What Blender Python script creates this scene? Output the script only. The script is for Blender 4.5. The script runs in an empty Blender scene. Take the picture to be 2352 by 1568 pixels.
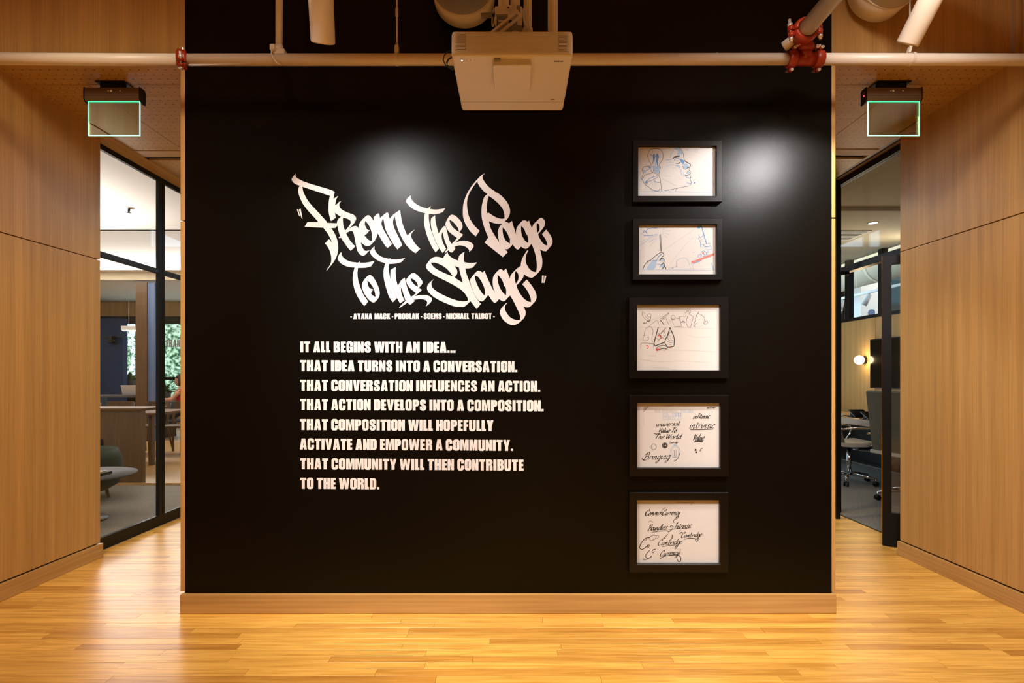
import bpy, bmesh, math, random
from mathutils import Vector, Matrix
from mathutils.geometry import tessellate_polygon
random.seed(7)
SC = bpy.context.scene
COL = SC.collection
# ------------------------------------------------------------------ camera, world, exposure
F, CX, CY, CH = 1300.0, 1180.0, 863.0, 1.27      # focal length in px, vanishing point, eye height
cam = bpy.data.cameras.new('camera')
cam.sensor_width = 36.0
cam.lens = 36.0 * F / 2352
cam.shift_x = -(CX - 1176) / 2352
cam.shift_y = (CY - 784) / 2352
cam.clip_end = 200
co = bpy.data.objects.new('camera', cam); COL.objects.link(co)
co.location = (0, 0, CH); co.rotation_euler = (math.radians(90), 0, 0)
SC.camera = co
SC.view_settings.view_transform = 'Standard'; SC.view_settings.look = 'None'
SC.view_settings.gamma = 1; SC.view_settings.use_curve_mapping = False
SC.view_settings.exposure = -0.12
w = bpy.data.worlds.new('sky'); SC.world = w; w.use_nodes = True
bg = w.node_tree.nodes['Background']
bg.inputs[0].default_value = (0.55, 0.78, 1.0, 1); bg.inputs[1].default_value = 3.6

def light(name, kind, loc, energy, color, aim=None, **kw):
    l = bpy.data.lights.new(name, kind); l.energy = energy; l.color = color
    for k, v in kw.items(): setattr(l, k, v)
    o = bpy.data.objects.new(name, l); COL.objects.link(o); o.location = loc
    if aim is not None:
        o.rotation_euler = (Vector(aim) - Vector(loc)).to_track_quat('-Z', 'Y').to_euler()
    return o
HEAD_A = Vector((-.755, 2.24, 2.59)); DIR_A = Vector((-.15, .60, -.80)).normalized()
HEAD_B = Vector((1.62, 2.33, 2.635)); DIR_B = Vector((-.25, .72, -1.03)).normalized()
NEUT = (1, .96, .94); WARM = (1, .80, .58)
light('track_beam_left', 'SPOT', HEAD_A + DIR_A*.004, 47, NEUT, HEAD_A + Vector((.20, .62, -.78)), spot_size=math.radians(108), spot_blend=.35, shadow_soft_size=.036)
light('track_beam_right', 'SPOT', HEAD_B + DIR_B*.004, 80, NEUT, HEAD_B + DIR_B, spot_size=math.radians(108), spot_blend=.35, shadow_soft_size=.036)
light('hall_downlight_1', 'SPOT', (-1.0, 1.6, 3.9), 270, WARM, (-.5, 2.55, 0), spot_size=math.radians(46), spot_blend=.8, shadow_soft_size=.08)
light('hall_downlight_2', 'SPOT', (1.0, 1.6, 3.9), 270, WARM, (.5, 2.55, 0), spot_size=math.radians(46), spot_blend=.8, shadow_soft_size=.08)
light('hall_downlight_left', 'SPOT', (-1.7, .6, 3.9), 130, WARM, (-2.2, 2.6, 0), spot_size=math.radians(75), spot_blend=.9, shadow_soft_size=.08)
light('hall_downlight_right', 'SPOT', (1.8, .6, 3.9), 180, WARM, (2.3, 2.6, 0.3), spot_size=math.radians(80), spot_blend=.9, shadow_soft_size=.08)
for _i, (_x, _y) in enumerate(((-1.5, -1.2), (1.4, -1.2), (0, .3))):
    light('hall_bounce_fill', 'SPOT', (_x, _y, 4.1), 680, WARM, (_x, _y, 0), spot_size=math.radians(64), spot_blend=.8, shadow_soft_size=.1)  # unseen spots added so warm floor bounce fills the hall
light('text_fill_spot', 'SPOT', (-1.3, 1.0, 3.2), 400, NEUT, (-.36, 3.05, .78), spot_size=math.radians(48), spot_blend=1, shadow_soft_size=.036)  # unseen fill spot added to even out the lower text lines
light('frames_fill_spot', 'SPOT', (1.5, 1.0, 3.2), 240, NEUT, (.92, 3.05, .62), spot_size=math.radians(44), spot_blend=1, shadow_soft_size=.036)  # added out of view to brighten the lower frames
light('side_wall_fill_left', 'SPOT', (-.9, .6, 3.6), 480, (1, .84, .66), (-2.9, 3.2, 1.0), spot_size=math.radians(68), spot_blend=1, shadow_soft_size=.45)  # fill added to brighten the left side wall, no fitting modelled
light('side_wall_fill_right', 'SPOT', (.8, .6, 3.6), 690, (1, .90, .84), (2.74, 3.3, .95), spot_size=math.radians(68), spot_blend=1, shadow_soft_size=.45)  # same added fill for the right side wall
light('corridor_light_left', 'SPOT', (-2.35, 4.9, 2.9), 60, WARM, (-2.35, 4.3, 0), spot_size=math.radians(120), spot_blend=.8, shadow_soft_size=.05)
light('corridor_light_right', 'SPOT', (2.25, 4.9, 2.9), 80, WARM, (2.3, 4.2, 0), spot_size=math.radians(120), spot_blend=.8, shadow_soft_size=.05)
light('lounge_ceiling_fill', 'AREA', (-5.2, 5.3, 2.2), 120, (1, .90, .84), (-5.2, 5.3, 5), shape='RECTANGLE', size=2.2, size_y=2.2)  # unseen area fill below the ceiling, facing up to brighten it
light('lounge_cove_light', 'AREA', (-9.0, 10.7, 2.95), 420, (1, .93, .88), (-9, 8.6, 3.4), shape='RECTANGLE', size=9, size_y=.2)
light('meeting_room_light', 'AREA', (4.2, 6.6, 2.9), 11, (1, .80, .55), (4.2, 6.6, 0), shape='RECTANGLE', size=.8, size_y=2)
light('meeting_ceiling_fill', 'AREA', (4.6, 7.0, 2.5), 13, (1, .86, .66), (4.0, 7.0, 3.2), shape='RECTANGLE', size=.1, size_y=3)  # added uplight that lifts the ceiling tone; the room has no cove
light('office_beyond_light', 'AREA', (8.2, 9.5, 3.7), 220, (.92, .97, 1), (8.2, 9.5, 0), shape='RECTANGLE', size=4, size_y=5)

# ------------------------------------------------------------------ materials
MAT = {}
def mat(name, color, rough=.5, metal=0, coat=0, emit=None, estr=0, bump=None, spec=.5):
    m = bpy.data.materials.new(name); m.use_nodes = True; MAT[name] = m
    nt = m.node_tree; b = nt.nodes['Principled BSDF']
    b.inputs['Base Color'].default_value = (*color, 1); b.inputs['Roughness'].default_value = rough
    b.inputs['Metallic'].default_value = metal; b.inputs['Coat Weight'].default_value = coat
    b.inputs['Specular IOR Level'].default_value = spec
    if emit: b.inputs['Emission Color'].default_value = (*emit, 1); b.inputs['Emission Strength'].default_value = estr
    if bump:
        sc, st, dist = bump
        geo = nt.nodes.new('ShaderNodeNewGeometry'); n = nt.nodes.new('ShaderNodeTexNoise'); n.inputs['Scale'].default_value = sc
        n.inputs['Detail'].default_value = 3
        nt.links.new(geo.outputs['Position'], n.inputs['Vector'])
        bp = nt.nodes.new('ShaderNodeBump'); bp.inputs['Strength'].default_value = st; bp.inputs['Distance'].default_value = dist
        nt.links.new(n.outputs['Fac'], bp.inputs['Height']); nt.links.new(bp.outputs['Normal'], b.inputs['Normal'])
    return m
def noisemix(name, scale3, c1, c2, rough=.5, detail=5, lo=.35, hi=.65, bumpst=0, coat=0, extra=None, attr=None, distort=0, rough2=None):
    """colour from stretched noise in world position"""
    m = mat(name, c1, rough, coat=coat); nt = m.node_tree; N = nt.nodes; L = nt.links
    b = N['Principled BSDF']; geo = N.new('ShaderNodeNewGeometry'); mp = N.new('ShaderNodeMapping')
    mp.inputs['Scale'].default_value = scale3
    if attr:
        at = N.new('ShaderNodeAttribute'); at.attribute_name = attr
        mul = N.new('ShaderNodeVectorMath'); mul.operation = 'SCALE'; mul.inputs['Scale'].default_value = 37
        cmb = N.new('ShaderNodeCombineXYZ')
        for k in range(3): L.new(at.outputs['Fac'], cmb.inputs[k])
        L.new(cmb.outputs[0], mul.inputs[0])
        add = N.new('ShaderNodeVectorMath'); L.new(geo.outputs['Position'], add.inputs[0]); L.new(mul.outputs[0], add.inputs[1])
        L.new(add.outputs[0], mp.inputs['Vector'])
    else:
        L.new(geo.outputs['Position'], mp.inputs['Vector'])
    n = N.new('ShaderNodeTexNoise'); n.inputs['Scale'].default_value = 1; n.inputs['Detail'].default_value = detail
    n.inputs['Distortion'].default_value = distort
    L.new(mp.outputs[0], n.inputs['Vector'])
    r = N.new('ShaderNodeValToRGB'); r.color_ramp.elements[0].position = lo; r.color_ramp.elements[1].position = hi
    r.color_ramp.elements[0].color = (*c1, 1); r.color_ramp.elements[1].color = (*c2, 1)
    L.new(n.outputs['Fac'], r.inputs[0]); out = r.outputs[0]
    if extra:   # broad bands (sequence-matched veneer leaves)
        sc3, amt = extra
        mp2 = N.new('ShaderNodeMapping'); mp2.inputs['Scale'].default_value = sc3; L.new(geo.outputs['Position'], mp2.inputs['Vector'])
        n2 = N.new('ShaderNodeTexNoise'); n2.inputs['Scale'].default_value = 1; n2.inputs['Detail'].default_value = 2; L.new(mp2.outputs[0], n2.inputs['Vector'])
        mr = N.new('ShaderNodeMapRange'); mr.inputs['From Min'].default_value = .3; mr.inputs['From Max'].default_value = .7
        mr.inputs['To Min'].default_value = 1 - amt; mr.inputs['To Max'].default_value = 1 + amt
        L.new(n2.outputs['Fac'], mr.inputs['Value'])
        vm = N.new('ShaderNodeVectorMath'); vm.operation = 'SCALE'; L.new(out, vm.inputs[0]); L.new(mr.outputs[0], vm.inputs['Scale']); out = vm.outputs[0]
    if attr:
        mr = N.new('ShaderNodeValToRGB')
        cr = mr.color_ramp; cr.elements[0].position = 0; cr.elements[0].color = (.70, .58, .46, 1); cr.elements[1].position = 1; cr.elements[1].color = (1.12, 1.10, 1.02, 1)
        e = cr.elements.new(.22); e.color = (.88, .82, .72, 1); e = cr.elements.new(.7); e.color = (1.02, 1.0, .95, 1)
        L.new(at.outputs['Fac'], mr.inputs[0])
        vm = N.new('ShaderNodeVectorMath'); vm.operation = 'MULTIPLY'; L.new(out, vm.inputs[0]); L.new(mr.outputs[0], vm.inputs[1]); out = vm.outputs[0]
    L.new(out, b.inputs['Base Color'])
    if bumpst:
        bp = N.new('ShaderNodeBump'); bp.inputs['Strength'].default_value = bumpst; bp.inputs['Distance'].default_value = .002
        L.new(n.outputs['Fac'], bp.inputs['Height']); L.new(bp.outputs[0], b.inputs['Normal'])
    m['out'] = 1
    return m, out
OAK1, OAK2 = (.40, .218, .063), (.54, .318, .106)
noisemix('oak', (190, 190, 2.2), OAK1, OAK2, .40, 4, .22, .66, .04, extra=((16, 16, .15), .13), distort=.15)
noisemix('oak_flat', (1.6, 70, 70), (.44, .245, .075), (.53, .315, .11), .42, 5, .35, .65, .04, extra=((.6, 9, 9), .08))
noisemix('oak_y', (70, 1.6, 70), (.44, .245, .075), (.53, .315, .11), .42, 5, .35, .65, .04)
noisemix('maple', (3.2, 55, 10), (.56, .285, .050), (.78, .45, .10), .32, 6, .34, .62, .03, attr='rnd', distort=.8)
noisemix('carpet', (60, 260, 60), (.09, .08, .065), (.24, .22, .185), .95, 3, .35, .65, .3)
noisemix('wood_dark', (40, 40, 2), (.075, .038, .012), (.12, .062, .02), .4, 5)
noisemix('wood_table', (2, 60, 60), (.42, .23, .07), (.50, .29, .10), .4, 5)
noisemix('foliage', (9, 9, 9), (.012, .06, .012), (.80, .88, .50), .7, 6, .42, .62)
noisemix('leaf', (30, 30, 30), (.03, .10, .02), (.12, .28, .05), .5, 4)
# perforated oak for the soffit
def perforated():
    m, out = noisemix('oak_perforated', (1.6, 60, 60), (.42, .23, .060), (.50, .285, .085), .36, 5, .35, .65, .03)
    nt = m.node_tree; N = nt.nodes; L = nt.links; b = N['Principled BSDF']
    geo = N.new('ShaderNodeNewGeometry'); sp = N.new('ShaderNodeSeparateXYZ'); L.new(geo.outputs['Position'], sp.inputs[0])
    def M(op, a, b_=None):
        n = N.new('ShaderNodeMath'); n.operation = op
        for i, v in enumerate((a, b_)):
            if v is None: continue
            if isinstance(v, (int, float)): n.inputs[i].default_value = v
            else: L.new(v, n.inputs[i])
        return n.outputs[0]
    P = .0505
    d = []
    for k in (0, 1):
        fr = M('FRACT', M('ADD', M('DIVIDE', sp.outputs[k], P), 100.5 if k else 100.2))
        d.append(M('POWER', M('MULTIPLY', M('SUBTRACT', fr, .5), P), 2))
    rr = M('SQRT', M('ADD', d[0], d[1]))
    hole = M('LESS_THAN', rr, .0046)
    mx = N.new('ShaderNodeMix'); mx.data_type = 'RGBA'; L.new(hole, mx.inputs[0]); L.new(out, mx.inputs[6]); mx.inputs[7].default_value = (.012, .008, .005, 1)
    L.new(mx.outputs[2], b.inputs['Base Color'])
perforated()
def blackwall():
    m = mat('black_paint', (.0024, .0019, .0010), .31, spec=.17); nt = m.node_tree; N = nt.nodes; L = nt.links; b = N['Principled BSDF']
    geo = N.new('ShaderNodeNewGeometry'); n = N.new('ShaderNodeTexNoise'); n.inputs['Scale'].default_value = 360; n.inputs['Detail'].default_value = 2
    L.new(geo.outputs['Position'], n.inputs['Vector'])
    bp = N.new('ShaderNodeBump'); bp.inputs['Strength'].default_value = .27; bp.inputs['Distance'].default_value = .0016
    L.new(n.outputs['Fac'], bp.inputs['Height']); L.new(bp.outputs[0], b.inputs['Normal'])
blackwall()
mat('vinyl', (.80, .755, .72), .45)
mat('frame_black', (.0018, .0012, .001), .33, spec=.34)
mat('paper', (.585, .575, .56), .7, spec=.2)
mat('ink_black', (.02, .018, .018), .6)
mat('ink_grey', (.12, .115, .12), .7)
mat('ink_faint', (.40, .385, .375), .7)
mat('ink_blue', (.11, .24, .46), .7)
mat('ink_pale_blue', (.30, .42, .56), .7)
mat('ink_bright_blue', (.06, .33, .80), .7)
mat('ink_red', (.50, .03, .03), .7)
mat('ink_pale_red', (.55, .17, .14), .7)
mat('ink_green', (.25, .45, .35), .7)
mat('paint_white', (.72, .63, .51), .38, bump=(30, .08, .002))
mat('plastic_white', (.70, .66, .60), .42)
mat('plastic_grey', (.25, .24, .22), .5)
mat('slot_dark', (.10, .075, .05), .7)
mat('red_iron', (.30, .022, .005), .38, bump=(60, .25, .002))
mat('bolt_steel', (.85, .82, .78), .3, metal=.7)
mat('bronze_aluminium', (.17, .115, .06), .45, metal=.5)
mat('black_plastic', (.003, .003, .003), .45, spec=.25)
mat('black_metal', (.0035, .004, .0045), .38, spec=.25)
mat('blue_black_metal', (.008, .012, .020), .3, spec=.4)
mat('subfloor', (.02, .012, .006), .9)
mat('hall_wall', (.60, .36, .11), .8)
mat('plaster_white', (.80, .77, .73), .8)
mat('plaster_beige', (.62, .53, .38), .8)
mat('exit_edge', (.0, .5, .3), .3, emit=(.05, 1.0, .55), estr=1.6)
mat('exit_edge_bright', (.0, .5, .3), .3, emit=(.35, 1.0, .72), estr=2.6)
mat('led_white', (1, 1, 1), .3, emit=(1, 1, 1), estr=6)
mat('led_red', (1, 0, 0), .3, emit=(1, .03, .03), estr=5)
mat('lamp_glow', (1, .9, .7), .3, emit=(1, .88, .66), estr=14)
mat('downlight_glow', (1, 1, 1), .3, emit=(1, .95, .85), estr=4)
mat('chrome', (.75, .74, .72), .12, metal=1)
mat('fabric_grey', (.12, .11, .075), .9)
mat('leather_cream', (.50, .46, .38), .5)
mat('fabric_green', (.014, .03, .018), .9)
mat('blue_panel', (.005, .022, .065), .7, spec=.2)
mat('wood_mid', (.13, .062, .022), .6, spec=.2)
mat('column_daylit_blue', (.10, .15, .28), .6)  # blue daylight on a white column, painted into its colour
mat('table_grey', (.08, .075, .075), .8)
mat('screen_black', (.0015, .0015, .0015), .15, spec=.25)
mat('skin', (.62, .33, .22), .5)
mat('cloth_red', (.42, .02, .025), .8)
mat('cloth_dark', (.03, .03, .04), .8)
mat('hair_brown', (.05, .025, .015), .6)
mat('facade_blue', (.30, .52, .62), .5)
mat('facade_grey', (.22, .25, .25), .6)
mat('rubber', (.012, .014, .014), .6)
mat('laptop_grey', (.55, .56, .58), .35, metal=.4)
mat('head_inside', (.9, .85, .75), .4)
def glass(name, tint, f0=.04, rough=0.0):
    m = bpy.data.materials.new(name); m.use_nodes = True; MAT[name] = m; nt = m.node_tree; N = nt.nodes; L = nt.links
    N.remove(N['Principled BSDF']); out = N['Material Output']
    t = N.new('ShaderNodeBsdfTransparent'); t.inputs[0].default_value = (*tint, 1)
    g = N.new('ShaderNodeBsdfGlossy'); g.inputs['Roughness'].default_value = rough
    geo = N.new('ShaderNodeNewGeometry'); dt = N.new('ShaderNodeVectorMath'); dt.operation = 'DOT_PRODUCT'
    L.new(geo.outputs['Incoming'], dt.inputs[0]); L.new(geo.outputs['Normal'], dt.inputs[1])
    def M(op, a, b_=None):
        n = N.new('ShaderNodeMath'); n.operation = op
        for i, v in enumerate((a, b_)):
            if v is None: continue
            if isinstance(v, (int, float)): n.inputs[i].default_value = v
            else: L.new(v, n.inputs[i])
        return n.outputs[0]
    sch = M('ADD', M('MULTIPLY', M('POWER', M('SUBTRACT', 1.0, M('ABSOLUTE', dt.outputs['Value'])), 5.0), 1-f0), f0)
    mx = N.new('ShaderNodeMixShader'); L.new(sch, mx.inputs[0]); L.new(t.outputs[0], mx.inputs[1]); L.new(g.outputs[0], mx.inputs[2])
    L.new(mx.outputs[0], out.inputs[0]); return m
glass('pane_glass', (.96, .97, .96), .035)
glass('acrylic', (.78, .92, .66), .50)

# ------------------------------------------------------------------ mesh builder
class MB:
    def __init__(s): s.v = []; s.f = []; s.sm = []; s.rnd = []; s.cur = 0.5
    def add(s, vs, fs, smooth=False):
        o = len(s.v); s.v += [Vector(v) for v in vs]; s.rnd += [s.cur]*len(vs)
        for f in fs: s.f.append([i + o for i in f]); s.sm.append(smooth)
        return s
    def box(s, x0, y0, z0, x1, y1, z1, bev=0, rot=None, piv=None):
        if x1 < x0: x0, x1 = x1, x0
        if y1 < y0: y0, y1 = y1, y0
        if z1 < z0: z0, z1 = z1, z0
        if bev <= 0:
            vs = [(x, y, z) for z in (z0, z1) for y in (y0, y1) for x in (x0, x1)]
            fs = [(0, 2, 3, 1), (4, 5, 7, 6), (0, 1, 5, 4), (2, 6, 7, 3), (0, 4, 6, 2), (1, 3, 7, 5)]
            sm = False
        else:
            bm = bmesh.new(); bmesh.ops.create_cube(bm, size=1)
            for v in bm.verts: v.co = Vector(((x0+x1)/2 + v.co.x*(x1-x0), (y0+y1)/2 + v.co.y*(y1-y0), (z0+z1)/2 + v.co.z*(z1-z0)))
            bmesh.ops.bevel(bm, geom=bm.edges[:], offset=bev, segments=2, affect='EDGES', profile=.5)
            bm.verts.index_update(); vs = [v.co.copy() for v in bm.verts]; fs = [[v.index for v in f.verts] for f in bm.faces]; bm.free()
        if rot is not None:
            R = Matrix.Rotation(rot[0], 3, rot[1]); p = Vector(piv); vs = [p + R @ (Vector(v) - p) for v in vs]
        return s.add(vs, fs)
    def cyl(s, p0, p1, r0, r1=None, n=20, cap=True):
        p0, p1 = Vector(p0), Vector(p1); r1 = r0 if r1 is None else r1
        return s.sweep([p0, p1], [r0, r1], n, cap)
    def sweep(s, pts, rs, n=12, cap=True):
        pts = [Vector(p) for p in pts]
        if not isinstance(rs, (list, tuple)): rs = [rs]*len(pts)
        vs = []; prev = None
        for i, p in enumerate(pts):
            d = (pts[min(i+1, len(pts)-1)] - pts[max(i-1, 0)]).normalized()
            if prev is None:
                a = d.cross(Vector((0, 0, 1)))
                if a.length < .01: a = d.cross(Vector((0, 1, 0)))
            else: a = prev - d*prev.dot(d)
            a.normalize(); prev = a; b = d.cross(a)
            for k in range(n):
                t = 2*math.pi*k/n; vs.append(p + (a*math.cos(t) + b*math.sin(t))*rs[i])
        fs = []
        for i in range(len(pts)-1):
            for k in range(n): fs.append((i*n+k, i*n+(k+1) % n, (i+1)*n+(k+1) % n, (i+1)*n+k))
        s.add(vs, fs, True)
        if cap:
            o = len(s.v) - len(vs)
            s.f.append([o + k for k in range(n)][::-1]); s.sm.append(False)
            s.f.append([o + (len(pts)-1)*n + k for k in range(n)]); s.sm.append(False)
        return s
    def lathe(s, c, prof, axis=(0, 0, 1), n=24):
        c = Vector(c); ax = Vector(axis).normalized(); a = ax.cross(Vector((0, 1, 0)))
        if a.length < .05: a = ax.cross(Vector((1, 0, 0)))
        a.normalize(); b = ax.cross(a); vs = []; fs = []
        for r, h in prof:
            for k in range(n):
                t = 2*math.pi*k/n; vs.append(c + ax*h + (a*math.cos(t) + b*math.sin(t))*max(r, 1e-5))
        for i in range(len(prof)-1):
            for k in range(n): fs.append((i*n+k, i*n+(k+1) % n, (i+1)*n+(k+1) % n, (i+1)*n+k))
        return s.add(vs, fs, True)
    def prism(s, loops, to3, d0, d1, back=True):
        """2-D loops (outer + holes) extruded; to3(u, v, d) gives a world point"""
        tris = tessellate_polygon([[Vector((p[0], p[1], 0)) for p in lp] for lp in loops])
        flat = [p for lp in loops for p in lp]; n = len(flat)
        vs = [to3(p[0], p[1], d0) for p in flat] + [to3(p[0], p[1], d1) for p in flat]
        fs = [tuple(t) for t in tris]
        if back: fs += [tuple(i + n for i in t)[::-1] for t in tris]
        o = 0
        for lp in loops:
            m = len(lp)
            for k in range(m): fs.append((o+k, o+(k+1) % m, n+o+(k+1) % m, n+o+k))
            o += m
        return s.add(vs, fs)
    def build(s, name, m, parent=None, **props):
        me = bpy.data.meshes.new(name)
        if parent is not None: base = world_of(parent)
        else:
            xs = [v.x for v in s.v]; ys = [v.y for v in s.v]; zs = [v.z for v in s.v]
            base = Vector(((min(xs)+max(xs))/2, (min(ys)+max(ys))/2, min(zs)))
        me.from_pydata([v - base for v in s.v], [], s.f)
        me.polygons.foreach_set('use_smooth', s.sm)
        if any(r != .5 for r in s.rnd):
            at = me.attributes.new('rnd', 'FLOAT', 'POINT'); at.data.foreach_set('value', s.rnd)
        me.materials.append(MAT[m]); me.update()
        bm = bmesh.new(); bm.from_mesh(me); bmesh.ops.recalc_face_normals(bm, faces=bm.faces[:]); bm.to_mesh(me); bm.free()
        o = bpy.data.objects.new(name, me); COL.objects.link(o)
        if parent is not None: o.parent = parent
        else: o.location = base
        for k, v in props.items():
            if v: o[k] = v
        return o
def world_of(o):
    p = Vector((0, 0, 0))
    while o is not None: p = p + o.location; o = o.parent
    return p
def thing(name, loc, label, category, group=None):
    o = bpy.data.objects.new(name, None); COL.objects.link(o); o.location = loc; o.empty_display_size = .1
    o['label'] = label; o['category'] = category
    if group: o['group'] = group
    return o
def empty_struct(name, loc):
    o = bpy.data.objects.new(name, None); COL.objects.link(o); o.location = loc; o['kind'] = 'structure'; return o
def dup(root, loc, label, rotz=0):
    r = root.copy(); COL.objects.link(r); r.location = loc; r.rotation_euler = (0, 0, rotz); r['label'] = label
    for ch in list(root.children):
        c = ch.copy(); COL.objects.link(c); c.parent = r
        for g in list(ch.children):
            d = g.copy(); COL.objects.link(d); d.parent = c
    return r
def spline(pts, closed=True, seg=5, corner=math.radians(48)):
    """pts (x, y) or (x, y, 1 = sharp corner); Catmull-Rom between, corners kept"""
    n = len(pts); P = [Vector((p[0], p[1])) for p in pts]; C = [len(p) > 2 for p in pts]
    out = []
    rng = n if closed else n - 1
    for i in range(rng):
        p1, p2 = P[i], P[(i+1) % n]
        if not closed and i == 0 or C[i]: p0 = p1
        else: p0 = P[i-1]
        if not closed and i == n-2 or C[(i+1) % n]: p3 = p2
        else: p3 = P[(i+2) % n]
        L = (p2-p1).length
        m1 = (p2-p0)*.5; m2 = (p3-p1)*.5
        for m_ in (m1, m2):
            if m_.length > L: m_ *= L/m_.length
        if C[i] and C[(i+1) % n]: out.append((p1.x, p1.y)); continue
        for k in range(seg):
            t = k/seg; t2 = t*t; t3 = t2*t
            q = p1*(2*t3-3*t2+1) + m1*(t3-2*t2+t) + p2*(-2*t3+3*t2) + m2*(t3-t2)
            out.append((q.x, q.y))
    if not closed: out.append((P[-1].x, P[-1].y))
    return out
def atpx(px, py, Y): return Vector(((px-CX)*Y/F, Y, CH + (CY-py)*Y/F))
# ------------------------------------------------------------------ floor
YW = 3.05           # face of the black wall
XL, XR = -2.893, 2.738
XGL, XGR = -3.0, 2.985
S = dict(kind='structure')
fl = MB().box(-3.0, -5, -.06, 2.99, 8.2, -.014).build('floor', 'subfloor', **S)
PW = .05715
def plank(mb, x0, x1, y, w=PW, bev=.0006):
    mb.cur = random.random()
    g = .0005; h = random.uniform(-.00025, .00025)
    z = h; x0 += g; x1 -= g; y0 = y + g; y1 = y + w - g; b = bev
    vs = [(x0, y0, -.012), (x1, y0, -.012), (x1, y1, -.012), (x0, y1, -.012),
          (x0, y0, z-b), (x1, y0, z-b), (x1, y1, z-b), (x0, y1, z-b),
          (x0+b, y0+b, z), (x1-b, y0+b, z), (x1-b, y1-b, z), (x0+b, y1-b, z)]
    fs = [(8, 9, 10, 11)]
    for k in range(4):
        k2 = (k+1) % 4; fs += [(k, k2, 4+k2, 4+k), (4+k, 4+k2, 8+k2, 8+k)]
    mb.add(vs, fs)
    mb.cur = .5
def row(y, x0, x1, single):
    x = x0 - random.uniform(0, .8); n = 0
    while x < x1:
        L = random.choice((.45, .6, .75, .9, 1.1, 1.3, 1.5, 1.7)) * random.uniform(.9, 1.1)
        a, b = max(x, x0), min(x + L, x1)
        if b - a > .05:
            if single:
                m = MB(); plank(m, a, b, y); m.build('floor_board', 'maple', fl); n += 1
            else: plank(far, a, b, y)
        x += L
    return n
far = MB(); y = 2.34 - PW*4; cnt = 0
ys = []
while y < 8.1: ys.append(y); y += PW
for y in ys:
    if y + PW < 3.03:
        cnt += row(y, XL-.03, XR+.01, True)
    elif y < 3.9:
        cnt += row(y, XL-.03, -1.79, True); cnt += row(y, 1.725, XR+.01, True)
    else:
        row(y, -2.995, 2.983, False)
ob = far.build('floor_board', 'maple', fl); ob['kind'] = 'stuff'
far = MB(); y = ys[0] - PW*2 + PW
while y > -5:
    x = XL - .02
    while x < XR:
        L = random.uniform(.9, 2.0); plank(far, x, min(x+L, XR), y, PW, .0004); x += L
    y -= PW
ob = far.build('floor_board', 'maple', fl); ob['kind'] = 'stuff'
# ------------------------------------------------------------------ black centre wall
XBL, XBR = -1.770, 1.7127
wc = MB().box(XBL, YW, .02, XBR, YW+.02, 4.25)
wc.box(XBL+.025, YW+.02, 0, XBR-.022, 4.4, 4.25)
wc = wc.build('wall_centre', 'black_paint', **S)
for sx, xa, xb, zs in ((-1, XBL-.0255, XBL-.0005, 2.105), (1, XBR+.0005, XBR+.0205, 2.12)):
    # dark reveal strip between the black sheet and the oak cladding, then two cladding sheets
    for z0, z1 in ((.098 + .012, zs - .004), (zs + .004, 2.985)):
        MB().box(xa, YW-.001, z0, xb, 4.38, z1, .0015).build('cladding_panel', 'oak', wc)
bb = MB().box(XBL-.014, YW-.026, 0, XBR+.012, YW-.001, .1015, .0025)
bb.box(XBL-.014, YW+.0, 0, XBL-.0008, 4.38, .0995); bb.box(XBR+.0008, YW, 0, XBR+.012, 4.38, .0995)
bb.build('baseboard_centre', 'oak_flat', **S)
# ------------------------------------------------------------------ oak fascia over the corridors
for name, xa, xb in (('trim_1', -4.2, XBL-.0005), ('trim_2', XBR+.0005, 2.694)):
    t = MB().box(xa, YW+.012, 3.0, xb, YW+.05, 4.25).build(name, 'oak', **S)
    MB().box(xa, YW-.004, 2.994, xb, YW+.05, 3.006, .002).build('edge_strip', 'oak_flat', t)
MB().box(2.702, YW+.006, 2.994, 4.2, YW+.05, 4.25).build('trim_3', 'oak', **S)
# ------------------------------------------------------------------ side walls
def sidewall(name, x, s, yend, seam, bbname):
    """oak sheets in front of a core; s = -1 left, 1 right"""
    core = MB().box(x+s*.022, -5, 0, x+s*.085, yend-.002, 4.25).build(name, 'subfloor', **S)
    for z0, z1 in ((.108, seam-.003), (seam+.003, 2.992), (3.0, 4.24)):
        for y0, y1 in ((-5, -2.4), (-2.395, .3), (.305, yend)):
            yy = y1
            if z0 >= 3: yy = min(y1, YW)
            MB().box(x, y0, z0, x+s*.02, yy, z1, .0012).build('panel', 'oak', core)
    MB().box(x-s*.012, -5, 0, x+s*.02, yend+.014, .0985, .002).build(bbname, 'oak_y', **S)
sidewall('wall_left', XL, -1, 3.96, 2.08, 'baseboard_left')
sidewall('wall_right', XR, 1, 4.01, 2.147, 'baseboard_right')
wb = MB().box(-3.1, -5.1, 0, 2.95, -5, 4.3).build('wall_back', 'hall_wall', **S)
MB().box(-3.1, -5.1, 4.25, 2.95, 3.1, 4.35).build('ceiling', 'hall_wall', **S)
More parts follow.
